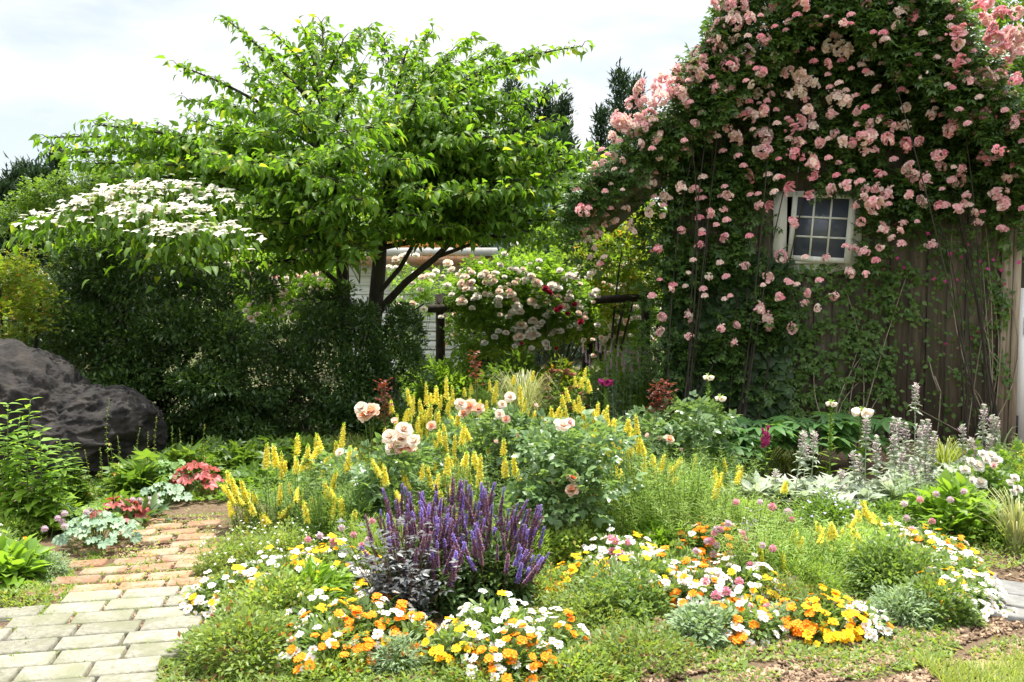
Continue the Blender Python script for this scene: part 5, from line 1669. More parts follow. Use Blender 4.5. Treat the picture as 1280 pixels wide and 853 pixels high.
rose_bush(462, 5.45, [(440, 600, 0, .26, .2), (500, 600, -.1, .26, .2), (470, 640, -.1, .3, .2), (410, 600, 0, .16, .14), (530, 580, .1, .2, .16), (550, 610, 0, .22, .2)], 1150,
          [(459, 517, 15, 'apricot'), (466, 515, 13, 'peach'), (452, 511, 11, 'pale'), (503, 549, 17, 'pale'), (493, 560, 14, 'pale'), (512, 560, 13, 'peach'), (505, 538, 13, 'pale'), (488, 547, 13, 'pale'), (519, 552, 11, 'pale'), (500, 562, 13, 'peach'), (425, 566, 7, 'pale'), (494, 528, 8, 'bud')],
          'peach rose bush with a large pale cluster and one bloom on a tall stem')
rose_bush(620, 5.95, [(590, 560, 0, .26, .2), (640, 550, 0, .3, .22), (680, 560, 0, .28, .2), (620, 600, -.1, .35, .22), (690, 610, -.1, .3, .22), (560, 600, .0, .2, .2), (640, 640, -.1, .3, .15)], 1900,
          [(588, 509, 12, 'peach'), (575, 506, 10, 'pale'), (598, 512, 10, 'peach'), (580, 518, 8, 'peach'), (628, 506, 7, 'pale'), (638, 497, 9, 'pale'), (625, 518, 8, 'pale'), (633, 525, 7, 'peach'), (540, 533, 8, 'peach'), (620, 553, 5, 'bud'), (648, 545, 4, 'bud'), (682, 565, 5, 'bud'), (670, 508, 5, 'bud')],
          'large dark leaved rose bush with pale peach blooms in the middle of the bed')
rose_bush(712, 5.05, [(700, 575, 0, .25, .2), (735, 560, .1, .25, .2), (700, 620, -.1, .28, .2), (745, 610, 0, .2, .18), (670, 640, -.1, .2, .15)], 1000,
          [(716, 598, 10, 'apricot'), (716, 614, 11, 'peach'), (704, 533, 11, 'pale'), (698, 530, 8, 'pale'), (712, 529, 8, 'pinkish'), (692, 603, 4, 'bud')],
          'rose bush with two apricot blooms one above the other right of the salvia')
rose_bush(830, 6.4, [(810, 545, 0, .26, .2), (850, 530, .1, .28, .22), (880, 560, .1, .25, .2), (800, 590, -.1, .3, .2), (850, 590, 0, .28, .2), (890, 530, .2, .16, .12)], 1350,
          [(796, 536, 5, 'bud'), (810, 545, 5, 'bud'), (836, 550, 8, 'peach'), (824, 549, 5, 'bud'), (852, 563, 4, 'bud'), (748, 487, 2, 'bud')],
          'rose bush with bronze shoots and small peach buds left of the foxgloves')
for x, y, Y, lab, k in ((830, 505, 6.5, 'bronze red young rose shoots beside the shed corner', 40), (482, 505, 6.0, 'dark red leaved rose shoot behind the peach bloom at left', 22), (592, 468, 7.2, 'tall thin plum leaved shoot against the white hut', 16), (710, 577, 5.3, 'crimson young shoot above the apricot roses', 12), (748, 620, 5.3, 'maroon leaved sprig right of the apricot roses', 10)):
    t, b = root('rose_shoot', lab, 'rose shoot', x, Y)
    g = Geo()
    top = at(x, y - (28 if k > 12 else 10), Y) - b
    for i in range(max(k // 9, 1)):
        e = top + np.array((rng.normal(0, .05), rng.normal(0, .04), -rng.uniform(0, .1))) * (1 if i else 0)
        leafy_stem(g, (rng.normal(0, .03), 0, 0), e, k // max(k // 9, 1) * 2, .085, TROSE, 0, 1, .004, 2, .4, .04, .3, .72 if k > 12 else .8)
    put('foliage', g.mesh('foliage', [M['bronze'], M['redstem']]), t)

# white rose bush at the right
rose_bush(1235, 5.75, [(1225, 600, 0, .22, .2), (1250, 620, -.1, .25, .22), (1215, 640, -.1, .22, .18), (1270, 590, .1, .2, .2)], 900,
          [(1222, 583, 10, 'white'), (1206, 588, 8, 'white'), (1213, 578, 8, 'white'), (1238, 570, 8, 'white'), (1246, 576, 8, 'white'), (1215, 602, 9, 'white'), (1225, 605, 10, 'white'), (1210, 612, 7, 'white'), (1222, 625, 7, 'white'), (1232, 575, 7, 'white'), (1242, 583, 6, 'pinkish'), (1228, 568, 7, 'white'), (1205, 630, 5, 'pale')],
          'white rose bush with clustered small blooms at the right edge of the bed', 'midleaf', L=.07)
rose_bush(1275, 5.3, [(1270, 640, 0, .22, .2), (1285, 610, .1, .22, .2), (1265, 670, -.1, .2, .15)], 600,
          [(1268, 598, 7, 'white'), (1262, 604, 6, 'white'), (1272, 612, 7, 'white'), (1266, 616, 6, 'white'), (1253, 648, 9, 'white'), (1272, 658, 7, 'white'), (1262, 662, 6, 'white'), (1278, 650, 6, 'white')],
          'second white flowered bush cut by the right edge', 'midleaf', L=.06)

# ---- lambs ears with woolly spikes
def stachys_mesh(L_):
    g = Geo()
    g.tube([(0, 0, -.03), (0, 0, L_)], [.005, .003], 5, 0)
    z, k = 0.0, 0
    while z < L_:
        f = z / L_
        m = 13
        a = np.linspace(0, 2 * np.pi, m, endpoint=False) + k * .7
        rad = np.stack([np.cos(a), np.sin(a), rng.uniform(.1, .7, m)], 1)
        P = np.stack([.007 * np.cos(a), .007 * np.sin(a), z + rng.normal(0, .004, m)], 1)
        g.scatter(T_petal(.9, .3), P, frames(rad), (.030 - .02 * f) * rng.uniform(.75, 1.2, m), 0)
        pk = rng.random(m) < (.75 if .05 < f < .85 else .1)
        g.scatter(T_petal(.8, .3), P[pk] + rad[pk] * .011, frames(rad[pk] + (0, 0, .3)), .016 * rng.uniform(.8, 1.1, pk.sum()), 1)
        if f < .6:
            for q in (0, math.pi):
                g.scatter(T_leaf3(.36, .14, .5), [(0, 0, z - .004)], frames(np.array([(math.cos(q + k * 1.57), math.sin(q + k * 1.57), .3)])), .07 * (1 - f), 0)
        z += .044 * (1 - .82 * f) if f < .92 else .006
        k += 1
    return g.mesh('flower_spike', [M['silver'], M['p_mauve']])


LS = [stachys_mesh(q) for q in (.26, .2, .16)]


def lambs_ear(px, Y, spread, nr, spikes, label):
    t, b = root('lambs_ear', label, 'lambs ear', px, Y, 'silver lambs ears in front of the shed')
    g = Geo()
    TB = T_leaf3(.32, .2, .45); nr = int(nr * 1.25)
    for i in range(nr):
        c = np.array((rng.normal(0, spread * .6), rng.normal(0, spread * .4), rng.uniform(.02, .12)))
        m = 9
        a = np.arange(m) * 2.4 + rng.uniform(0, 6)
        d = np.stack([np.cos(a), np.sin(a), rng.uniform(.4, 2.4, m)], 1)
        g.scatter(TB, np.repeat(c[None], m, 0), frames(d, None, .2), rng.uniform(.11, .2, m))
    for x, y in spikes:
        dy = rng.uniform(-.5, .5) * spread
        k = rng.integers(3)
        L_ = (.26, .2, .16)[k]
        top = at(x, y, Y + dy) - b
        p0 = np.array((top[0] + rng.normal(0, .03), dy, 0))
        d = nrm(top - p0)
        e = top - d * L_
        leafy_stem(g, p0, e, 10, .12, TB, 0, 0, .006, 2, .15, .02, .5, .25)
        put('flower_spike', LS[k], t, tuple(e), tuple(rot_to(d)), 1.0)
    put('foliage', g.mesh('foliage', M['silver']), t)


for a in [
    (985, 6.0, .25, 15, [(1005, 540), (1018, 540), (1007, 555), (970, 588)], 'lambs ears with pale woolly leaves, leftmost of the silver drift'),
    (1060, 5.95, .25, 16, [(1083, 522), (1096, 546), (1052, 588), (1055, 606), (1075, 570), (1066, 565)], 'lambs ears with tall mauve spikes beside the pink topped foxglove stalk'),
    (1115, 6.05, .25, 15, [(1117, 545), (1108, 598), (1128, 560), (1140, 575)], 'lambs ears in the middle of the drift with spread silver leaves'),
    (1130, 6.55, .25, 12, [(1145, 480), (1117, 523), (1124, 525), (1133, 530), (1153, 526), (1149, 537)], 'lambs ears with the tallest spike standing against the shed boards'),
    (1160, 6.15, .22, 11, [(1160, 525), (1168, 540), (1157, 570), (1165, 585)], 'lambs ears with pink spikes left of the green grass tuft'),
    (1200, 6.35, .2, 8, [(1203, 532), (1214, 548), (1222, 552), (1226, 560)], 'lambs ears behind the white rose bush'),
    (1235, 6.5, .2, 8, [(1230, 506), (1240, 520), (1246, 522), (1238, 545)], 'rightmost lambs ears by the white gate'),
    (1040, 5.75, .3, 14, [(1056, 610)], 'low lambs ears leaves without spikes behind the yellow toadflax'),
    (950, 6.0, .2, 8, [], 'small patch of lambs ears leaves at the left front of the drift'),
]:
    lambs_ear(*a)

# ---- foxglove stalks, penstemon
FX = {}
for nm, pm in (('cream', 'p_cream'), ('purple', 'p_magenta')):
    g = Geo()
    for i in range(7):
        a = i * 2.4
        d = nrm(np.array((math.cos(a), math.sin(a), -.35)))
        add_rosette(g, d * .012, d, .042, [(5, .25, 1.0, .1)], 0, T_petal(.9, .1))
    FX[nm] = g.mesh('flower', M[pm])


def foxglove(px, Y, top, label, nm='cream', fscale=.8, pods=.6):
    t, b = root('foxglove', label, 'foxglove', px, Y, 'foxglove stalks')
    e = at(px + rng.normal(0, 2), top, Y) - b
    g = Geo()
    h = e[2]
    g.tube([(0, 0, 0), (rng.normal(0, .01), 0, h * .5), e], [.008, .006, .004], 5, 1)
    n = 70
    z = np.linspace(h * (1 - pods), h * .97, n); a = np.arange(n) * 2.4
    P = np.stack([e[0] * z / h, 0 * z, z], 1)
    d = np.stack([np.cos(a), np.sin(a), np.full(n, .55)], 1)
    g.scatter(T_petal(.75, .4), P, frames(d), .032 * rng.uniform(.8, 1.1, n), 0)
    leafy_stem(g, (0, 0, 0), e * np.array((.5, 1, .55)), 16, .15, TL3_nar, 0, 1, .004, 2, .5, 0, .5, .05)
    put('stem', g.mesh('stem', [M['freshleaf'], M['stem']]), t)
    put('flower', FX[nm], t, tuple(e - np.array((0, 0, .03))), (0, 0, 0), fscale)


foxglove(884, 6.75, 466, 'tallest seeding foxglove stalk with one cream flower on top, in front of the shed corner')
foxglove(900, 6.6, 492, 'shorter seeding foxglove stalk right of the tallest one')
foxglove(1037, 6.65, 499, 'foxglove stalk with flat cream pink top before the green vine')
foxglove(1079, 6.6, 508, 'pale yellow flowering foxglove between the lambs ears spikes', fscale=1.5)
foxglove(757, 8.5, 472, 'deep purple foxglove in front of the far grey spikes', 'purple', 1.4)
foxglove(812, 7.0, 518, 'small purple foxglove hidden by the bronze rose shoots', 'purple', .8)
t, b = root('penstemon', 'pink flowered penstemon stalk in front of the broad shaded leaves', 'penstemon', 957, 6.6)
g = Geo(); e = at(957, 530, 6.6) - b
leafy_stem(g, (0, 0, 0), e, 22, .09, TL3_nar, 0, 1, .005, 2, .4, .02, .6)
put('stem', g.mesh('stem', [M['freshleaf'], M['stem']]), t)
for i in range(7):
    d = nrm(np.array((math.cos(i * 2.4), math.sin(i * 2.4) - .4, -.2)))
    put('flower', FX['purple'], t, tuple(e + d * .025 - np.array((0, 0, .03 + .022 * i))), tuple(rot_to(d)), .45)

# ---- broad leaved plants in the shed's shade
for px, Y, R_, H, n, lab in ((870, 7.4, .3, .44, 10, 'broad leaved green plant in the shade at the left foot of the shed wall'), (945, 7.1, .36, .44, 15, 'broad leaved plant with radiating leaves behind the pink penstemon'), (1005, 7.15, .36, .46, 13, 'broad leaved shaded plant behind the left lambs ears'), (1070, 7.3, .3, .44, 10, 'broad leaved shaded plant below the five leaf vine'), (905, 6.85, .22, .34, 7, 'broad leaved plant around the seeding foxglove stalks')):
    t, b = root('hellebore', lab, 'hellebore', px, Y, 'broad leaved plants in the shade of the shed')
    g = Geo()
    TH = T_palmate(7, 150, .34, .8, T_leaf3(.34, .12, .2))
    for i in range(n * 3):
        a = rng.uniform(0, 6.28); r = R_ * math.sqrt(rng.random())
        e = np.array((math.cos(a) * r, math.sin(a) * r * .8, H * rng.uniform(.55, 1.05)))
        g.tube([(e[0] * .2, e[1] * .2, 0), e * np.array((.6, .6, .6)), e], [.005, .004, .003], 4, 1)
        g.scatter(TH, [e], frames(np.array([(math.cos(a), math.sin(a) - .5, .15)]), None, .25), .24 * rng.uniform(.8, 1.15))
    put('foliage', g.mesh('foliage', [M['shadebroad'], M['stem']]), t)

# ---- grasses
for px, Y, n, H, sp, w, mat, lab in ((655, 8.1, 420, .74, .5, .009, 'straw', 'straw coloured arching grass tuft below the dark fallen rail'), (1180, 6.7, 240, .36, .34, .007, 'grassy', 'fine green grass tuft between the lambs ears and the shed'), (1268, 5.0, 110, .34, .36, .01, 'straw', 'white striped grass arching at the right edge above the slabs')):
    t, b = root('ornamental_grass', lab, 'grass', px, Y)
    put('blades', blades_geo(n, H, sp, w, .7).mesh('blades', M[mat]), t)
t, b = root('agave_leaf', 'grey upright sword leaves at the foot of the white gate', 'plant', 1246, 7.6)
put('blades', blades_geo(7, .42, .2, .05, .1).mesh('blades', M['artemisia']), t)

# ---- pink clover-like globes on thin stems
GLB = [globe_mesh(M['p_rosy']), globe_mesh(M['p_mauve'])]


def clover(px, Y, heads, label):
    t, b = root('globe_clover', label, 'clover', px, Y, 'pink globe clovers on thin stems')
    g = Geo()
    for x, y, r in heads:
        p = at(x, y, Y) - b
        p0 = np.array((p[0] * .5, rng.normal(0, .03), 0))
        leafy_stem(g, p0, p, 6, .03, TL, 0, 1, .0013, 2, .4, .05)
        put('flower_head', GLB[rng.integers(2) if r < 5 else 0], t, tuple(p), (0, 0, rng.uniform(0, 6)), r / F * Y * 1.15)
    put('stems', g.mesh('stems', [M['moundleaf'], M['stem']]), t)


for a in [
    (880, 4.45, [(910, 655, 4.5), (893, 667, 4), (889, 677, 5), (896, 662, 4.5), (884, 677, 4), (901, 662, 4), (896, 682, 4), (912, 693, 4), (892, 693, 4.5), (870, 689, 4), (930, 675, 5), (928, 667, 4)], 'pink clover heads above the feathery toadflax in the middle right'),
    (925, 3.95, [(895, 745, 6), (908, 740, 6), (892, 758, 5), (930, 770, 5), (917, 762, 4.5), (937, 760, 4.5), (960, 760, 6), (985, 760, 5.5), (882, 727, 5), (924, 727, 5)], 'larger pink clover heads among the white and gold zinnias'),
    (990, 4.25, [(984, 735, 5), (994, 725, 4.5), (987, 727, 4.5), (938, 707, 4.5), (953, 682, 4), (966, 686, 4.5)], 'three pink clover heads in front of the bright feathery toadflax'),
    (850, 4.25, [(847, 738, 5), (855, 731, 4.5), (869, 733, 5), (858, 722, 4)], 'pink clover heads beside the bright grassy tuft'),
    (548, 3.62, [(537, 813, 6), (559, 836, 6)], 'two pink clover heads at the bottom edge by the grey tuft'),
    (766, 4.5, [(769, 677, 5), (765, 690, 5), (775, 692, 5), (785, 678, 4), (760, 706, 4.5), (763, 673, 4)], 'pale pink clover heads right of the salvia'),
    (420, 4.5, [(417, 677, 5), (415, 686, 4.5), (400, 670, 4), (385, 675, 4), (442, 669, 4), (460, 675, 4), (427, 660, 4), (465, 652, 4), (452, 682, 4)], 'pale pink clover heads left of the salvia'),
    (1150, 5.0, [(1188, 625, 4), (1170, 618, 4), (1205, 615, 4), (1133, 648, 4), (1140, 662, 4), (1165, 652, 4), (1150, 625, 4), (1130, 630, 4)], 'small pink clover heads left of the white rose bush'),
    (960, 4.9, [(920, 628, 4), (965, 634, 5), (985, 640, 4.5), (990, 650, 4), (950, 628, 3.5)], 'pink clover heads in front of the small lambs ears patch'),
    (1255, 3.4, [], '')]:
    if a[2]:
        clover(*a)

# ---- daisies below the toadflax
DZ = [zinnia_mesh(M[m], 12) for m in ('p_rosy', 'p_peach', 'p_white')]
t, b = root('gazania_plant', 'pink and salmon daisies above the bright grassy tuft', 'daisy', 820, 5.1)
put('foliage', mound_geo(.2, .12, 300, .08, TL_nar).mesh('foliage', M['freshleaf']), t)
for x, y, k, s in ((821, 681, 0, 6), (806, 672, 1, 7), (813, 670, 1, 6), (839, 675, 0, 5), (847, 681, 0, 4), (853, 673, 1, 5), (785, 677, 1, 5), (795, 678, 1, 5), (844, 690, 1, 4), (865, 701, 2, 6), (811, 701, 2, 6), (798, 705, 2, 6), (775, 701, 2, 5), (809, 685, 1, 5)):
    p = at(x, y, 5.0) - b
    put('flower', DZ[k], t, tuple(p), (R(30) + rng.normal(0, .3), rng.normal(0, .3), 0), s / F * 5)

# ---- left border in front of the boulder
def phlox(px, Y, stems, label, L=.13, T=T_leaf3(.36, .12, .3), mat='freshleaf'):
    t, b = root('phlox_plant', label, 'plant', px, Y)
    g = Geo()
    for x, y in stems:
        top = at(x, y, Y + rng.uniform(-.12, .12)) - b
        leafy_stem(g, (top[0] * .7, rng.normal(0, .05), 0), top, 46, L, T, 0, 1, .005, 2, .25, .04, .35)
    put('foliage', g.mesh('foliage', [M[mat], M['stem']]), t)


phlox(30, 5.3, [(10, 505), (38, 500), (25, 520), (50, 540), (5, 545), (30, 560), (-10, 520), (60, 560), (15, 580), (70, 590), (45, 600), (0, 610), (25, 610), (82, 575)], 'tall fresh green leafy plant at the left edge in front of the boulder')
phlox(90, 5.9, [(75, 550), (90, 555), (84, 575), (100, 585), (70, 600), (92, 610), (60, 615), (105, 620)], 'shorter green leafy plant before the boulder right of the tall one', .1, TL3, 'midleaf')
phlox(75, 5.5, [(60, 605), (45, 625), (80, 630), (65, 640), (95, 640), (30, 640)], 'dark bronze tinged leaves low between the green plants at left', .12, TL3_nar, 'salvleaf')

g = Geo()
def tellima(px, Y, tips, label):
    t, b = root('tellima_plant', label, 'plant', px, Y, 'thin flower spires in front of the boulder')
    g = Geo()
    for x, y in tips:
        top = at(x, y, Y + rng.uniform(-.1, .1)) - b
        leafy_stem(g, (top[0] * .8, rng.normal(0, .05), 0), top, 34, .02, TL_wide, 0, 1, .0028, 1, -.1, .06, .5, .45)
        leafy_stem(g, (top[0] * .8, rng.normal(0, .05), 0), top * np.array((.9, 1, .6)), 9, .075, TMAPLE, 0, 1, .0025, 1, .2, .06, .5, .1)
    put('stems', g.mesh('stems', [M['limeleaf'], M['stem']]), t)


tellima(110, 5.9, [(106, 562), (100, 590), (114, 600)], 'two pale flower spires low in front of the boulder')
tellima(135, 6.1, [(137, 498), (125, 560), (147, 545)], 'tallest thin arching flower spire against the dark boulder')
tellima(175, 6.4, [(175, 535), (185, 540), (168, 560), (196, 520), (160, 570)], 'loose group of thin spires at the right end of the boulder')
tellima(225, 6.7, [(215, 532), (224, 535), (235, 560), (256, 530), (208, 560), (240, 545), (250, 560), (262, 545)], 'yellow green spires at the edge of the dark shrub')
for px, Y, R_, H, n, L, mat, lab in ((175, 6.3, .22, .32, 60, .15, 'midleaf', 'finger leaved green plant at the right foot of the boulder'), (225, 6.8, .3, .3, 80, .13, 'midleaf', 'leafy green clump below the yellow green spires'), (150, 5.8, .2, .14, 60, .09, 'midleaf', 'low green leaves under the pale spires'), (290, 7.3, .45, .26, 190, .09, 'midleaf', 'shaded green ground plant behind the brick path'), (370, 7.4, .45, .28, 190, .09, 'midleaf', 'shaded green ground plant at the foot of the two trunks'), (325, 6.7, .35, .16, 150, .07, 'midleaf', 'low green leaves at the far end of the brick path')):
    low_mound('leafy_plant', lab, 'plant', px, Y, R_, H, n * 3, L, mat, TMAPLE)


def heuchera(px, Y, R_, H, n, L, mat, label, fl=None):
    t, b = root('coral_bells', label, 'coral bells', px, Y, 'coral bells beside the path')
    g = Geo()
    for i in range(n):
        a = i * 2.4 + rng.uniform(-.3, .3); r = R_ * math.sqrt((i + .5) / n)
        e = np.array((math.cos(a) * r, math.sin(a) * r, H * (1.05 - .55 * (r / R_) ** 2) * rng.uniform(.85, 1.1)))
        g.tube([(e[0] * .2, e[1] * .2, 0), e], [.003, .002], 3, 1)
        g.scatter(TLOBE, [e - np.array((math.cos(a), math.sin(a), 0)) * L * .3], frames(np.array([(math.cos(a), math.sin(a), -.25 - .3 * r / R_)]), (0, -.35, 1), .25), L * rng.uniform(.7, 1.2))
    put('foliage', g.mesh('foliage', [M[mat], M['stem']]), t)
    if fl:
        for i in range(fl):
            put('flower', GLB[1], t, (rng.normal(-R_ * .6, .06), rng.normal(-R_ * .3, .05), H * rng.uniform(.8, 1.2)), (0, 0, 0), .02)


heuchera(125, 5.05, .21, .2, 48, .09, 'heusilver', 'silvery leaved coral bells at the mulch left of the brick path', 7)
heuchera(118, 5.15, .14, .24, 16, .09, 'freshleaf', 'yellow green leaves rising through the silvery coral bells')
heuchera(205, 6.05, .15, .17, 24, .085, 'heusilver', 'silvery coral bells at the corner where brick path meets shade')
heuchera(208, 6.4, .2, .26, 34, .095, 'heugreen', 'pale green coral bells behind the silvery ones')
heuchera(246, 6.35, .16, .25, 20, .13, 'heured', 'bright red leaved coral bells at the shady end of the path')
heuchera(148, 5.6, .14, .17, 14, .12, 'heured', 'low red leaved coral bells left of the silvery corner plant')
heuchera(185, 5.75, .1, .13, 10, .08, 'heusilver', 'small silvery coral bells with pale pink flowers by the primula', 8)
t, b = root('primula_plant', 'dark green strap leaved rosette between the red and silvery coral bells', 'plant', 172, 5.6)
put('foliage', mound_geo(.15, .12, 60, .13, TL3_nar).mesh('foliage', M['salvleaf']), t)

# ---- cream rambling roses on the trellis, crimson roses
for px, Y, blobs, n, blooms, lab in (
    (345, 11.5, [(330, 350, 0, .5, .4), (370, 370, 0, .5, .4), (310, 400, 0, .5, .4), (400, 350, 0, .4, .4)], 1500,
     [(308, 332, 6, 'pale'), (313, 345, 6, 'pale'), (345, 350, 7, 'pinkish'), (355, 365, 6, 'pale'), (336, 335, 6, 'pale'), (360, 332, 6, 'pale'), (366, 340, 5, 'white'), (372, 338, 5, 'pale'), (392, 337, 5, 'white'), (352, 370, 5, 'pale'), (346, 358, 5, 'white'), (305, 340, 5, 'white'), (254, 338, 5, 'pale'), (248, 340, 4, 'white'), (318, 336, 5, 'white')], 'pale rose bush glimpsed through the dark shrub left of the trunks'),
    (525, 12.2, [(515, 362, 0, .4, .2), (545, 358, 0, .5, .22), (520, 385, 0, .35, .2), (565, 385, 0, .35, .3), (500, 425, 0, .3, .3)], 950,
     [(495, 325, 6, 'pale'), (503, 322, 6, 'pale'), (508, 320, 6, 'white'), (520, 320, 5, 'white'), (528, 348, 6, 'pale'), (535, 345, 5, 'pale'), (560, 330, 7, 'pale'), (565, 338, 6, 'pale'), (515, 355, 5, 'white'), (525, 363, 5, 'white'), (540, 345, 5, 'white'), (498, 382, 6, 'white'), (516, 380, 5, 'pale'), (530, 387, 5, 'white'), (573, 345, 5, 'pale'), (486, 335, 5, 'white'), (545, 340, 5, 'white'), (493, 420, 5, 'pale'), (570, 393, 5, 'peach'), (560, 405, 5, 'pale'), (557, 430, 6, 'pale'), (568, 420, 6, 'pale'), (575, 416, 6, 'pale'), (578, 340, 5, 'white'), (510, 388, 5, 'white')], 'cream rose rambling in front of the white hut wall'),
    (600, 11.0, [(585, 370, 0, .4, .35), (610, 360, 0, .5, .35), (630, 390, 0, .5, .4), (600, 420, 0, .5, .35), (650, 420, 0, .4, .35), (620, 345, .1, .4, .2)], 2600,
     [(577, 358, 7, 'pale'), (583, 362, 6, 'pale'), (588, 355, 6, 'pinkish'), (577, 378, 8, 'pale'), (597, 370, 6, 'white'), (602, 345, 6, 'white'), (610, 347, 6, 'pale'), (618, 352, 5, 'pale'), (624, 365, 6, 'pale'), (632, 370, 6, 'white'), (640, 370, 7, 'pale'), (645, 377, 6, 'pale'), (622, 377, 6, 'white'), (595, 372, 5, 'white'), (647, 385, 7, 'white'), (640, 392, 6, 'pale'), (635, 397, 5, 'white'), (650, 390, 6, 'pale'), (652, 408, 8, 'pale'), (648, 415, 6, 'white'), (650, 422, 7, 'pale'), (667, 420, 8, 'pale'), (661, 418, 6, 'white'), (682, 430, 6, 'white'), (618, 422, 5, 'white'), (623, 415, 5, 'white'), (590, 386, 5, 'white'), (637, 365, 5, 'pinkish'), (613, 370, 5, 'white')], 'big cream rose bush in the middle of the trellis'),
    (700, 11.0, [(680, 350, 0, .45, .4), (700, 370, 0, .45, .4), (690, 400, 0, .5, .4), (720, 400, .1, .4, .4)], 2100,
     [(671, 355, 8, 'pale'), (690, 358, 7, 'white'), (697, 362, 7, 'white'), (665, 378, 7, 'pale'), (705, 385, 8, 'pale'), (688, 390, 6, 'white'), (697, 372, 6, 'pale'), (710, 375, 6, 'pale'), (712, 371, 6, 'white'), (700, 380, 6, 'pale'), (700, 415, 6, 'white'), (666, 380, 5, 'pale'), (712, 345, 6, 'white'), (705, 350, 5, 'white'), (720, 348, 6, 'white'), (745, 365, 6, 'white'), (740, 370, 6, 'white'), (725, 385, 5, 'white')], 'cream and blush rose bush right of the trellis middle'),
    (770, 13.2, [(740, 360, 0, .5, .35), (775, 350, 0, .55, .4), (800, 380, 0, .5, .5), (760, 400, 0, .5, .5), (780, 430, 0, .6, .4)], 2600,
     [(782, 358, 7, 'white'), (776, 363, 6, 'white'), (771, 363, 5, 'white'), (741, 370, 6, 'white'), (748, 370, 6, 'white'), (718, 345, 5, 'white'), (710, 340, 5, 'white'), (770, 397, 5, 'white'), (776, 400, 5, 'white'), (800, 358, 5, 'white'), (805, 355, 5, 'white'), (807, 375, 4, 'white'), (795, 385, 5, 'white'), (790, 388, 4, 'white'), (720, 340, 5, 'white'), (760, 345, 4, 'white'), (735, 345, 5, 'white'), (788, 420, 4, 'white'), (725, 335, 5, 'white'), (808, 345, 4, 'white'), (742, 388, 4, 'white'), (756, 373, 4, 'white')], 'small white flowered rambling rose beside the shed corner'),
):
    rose_bush(px, Y, blobs, n, blooms, lab, 'freshleaf', 'rambling_rose', .1, 'stem', 'cream roses on the trellis', T=TROSE)
rose_bush(690, 10.6, [(685, 370, 0, .15, .12), (700, 385, 0, .18, .12), (710, 400, 0, .15, .1)], 160,
          [(682, 361, 5, 'crim'), (686, 366, 6, 'crim'), (680, 364, 4, 'crim'), (696, 388, 5, 'crim'), (701, 385, 4, 'crim'), (709, 393, 4, 'crim'), (718, 381, 4, 'crim'), (726, 403, 5, 'crim'), (652, 430, 3, 'crim'), (695, 436, 3, 'crim')], 'crimson rose threaded through the cream ones', 'midleaf', 'crimson_rose', .1)
rose_bush(632, 11.2, [(630, 345, 0, .15, .1), (640, 340, 0, .12, .1)], 90, [(626, 350, 4, 'crim'), (631, 347, 4, 'crim'), (638, 343, 4, 'crim'), (643, 338, 4, 'crim'), (622, 352, 3, 'crim'), (635, 345, 4, 'crim')], 'spray of crimson roses above the cream bush', 'midleaf', 'crimson_rose', .1)

# ---- far end of the bed
t, b = root('veronica_drift', 'grey spiked drift of pale veronica in front of the white rambling rose', 'veronica', 795, 9.4)
g = Geo()
for i in range(110):
    x, y = rng.normal(0, .3), rng.normal(0, .22)
    h = rng.uniform(.5, .9)
    leafy_stem(g, (x, y, 0), (x + rng.normal(0, .03), y, h), 14, .07, TL_nar, 0, 0, .003, 2, .5)
put('foliage', g.mesh('foliage', M['artemisia']), t)
VS = spike_mesh([M['artemisia'], M['p_mauve'], M['artemisia']], .16, .014, .006, 50, .016, splitmat=lambda t: np.where(t > .6, .7, .1))
for i in range(60):
    put('flower_spike', VS, t, (rng.normal(0, .3), rng.normal(-.05, .22), rng.uniform(.6, .86)), (rng.normal(0, .08), rng.normal(0, .08), 0), 1)
t, b = root('sedum_plant', 'russet flat headed plant right of the straw coloured grass', 'plant', 700, 9.3)
put('foliage', mound_geo(.3, .62, 1300, .05).mesh('foliage', M['midleaf']), t)
for i in range(34):
    d = nrm(np.array((rng.normal(0, .8), rng.normal(-.3, .6), rng.uniform(.6, 1))))
    g0 = None
    put('flower_head', RB.setdefault('russ', globe_mesh(M['rustyseed'])), t, tuple(d * np.array((.32, .32, .68))), (0, 0, 0), (.05, .05, .025))
for a in [
    ('leafy_plant', 'green filler plant at the far end of the bed left of the grass tuft', 'plant', 590, 8.4, .45, .42, 2400, .07, 'needle', TL_nar),
    ('leafy_plant', 'green filler plant at the far end of the bed right of the grass tuft', 'plant', 730, 8.2, .45, .36, 2400, .07, 'needle', TL_nar),
    ('leafy_plant', 'dark green plant under the trellis post', 'plant', 745, 10.0, .5, .5, 2600, .07, 'midleaf', TL),
    ('leafy_plant', 'shaded green plant at the left corner of the shed', 'plant', 815, 9.4, .4, .8, 1900, .09, 'midleaf', TL),
    ('leafy_plant', 'pale green feathery plant in front of the veronica drift', 'plant', 790, 8.3, .35, .36, 2200, .05, 'artemisia', TL_nar),
    ('leafy_plant', 'green fern like plant beside the tree trunk', 'plant', 500, 8.6, .35, .4, 1500, .08, 'midleaf', TL_nar),
    ('leafy_plant', 'green filler behind the middle peach roses', 'plant', 640, 7.0, .5, .38, 2600, .07, 'needle', TN),
    ('leafy_plant', 'green filler left of the bronze rose shoots', 'plant', 760, 7.2, .45, .4, 2600, .07, 'needle', TN),
    ('leafy_plant', 'green filler below the dense yellow toadflax', 'plant', 540, 6.4, .4, .42, 2200, .07, 'needle', TN),
]:
    low_mound(*a)

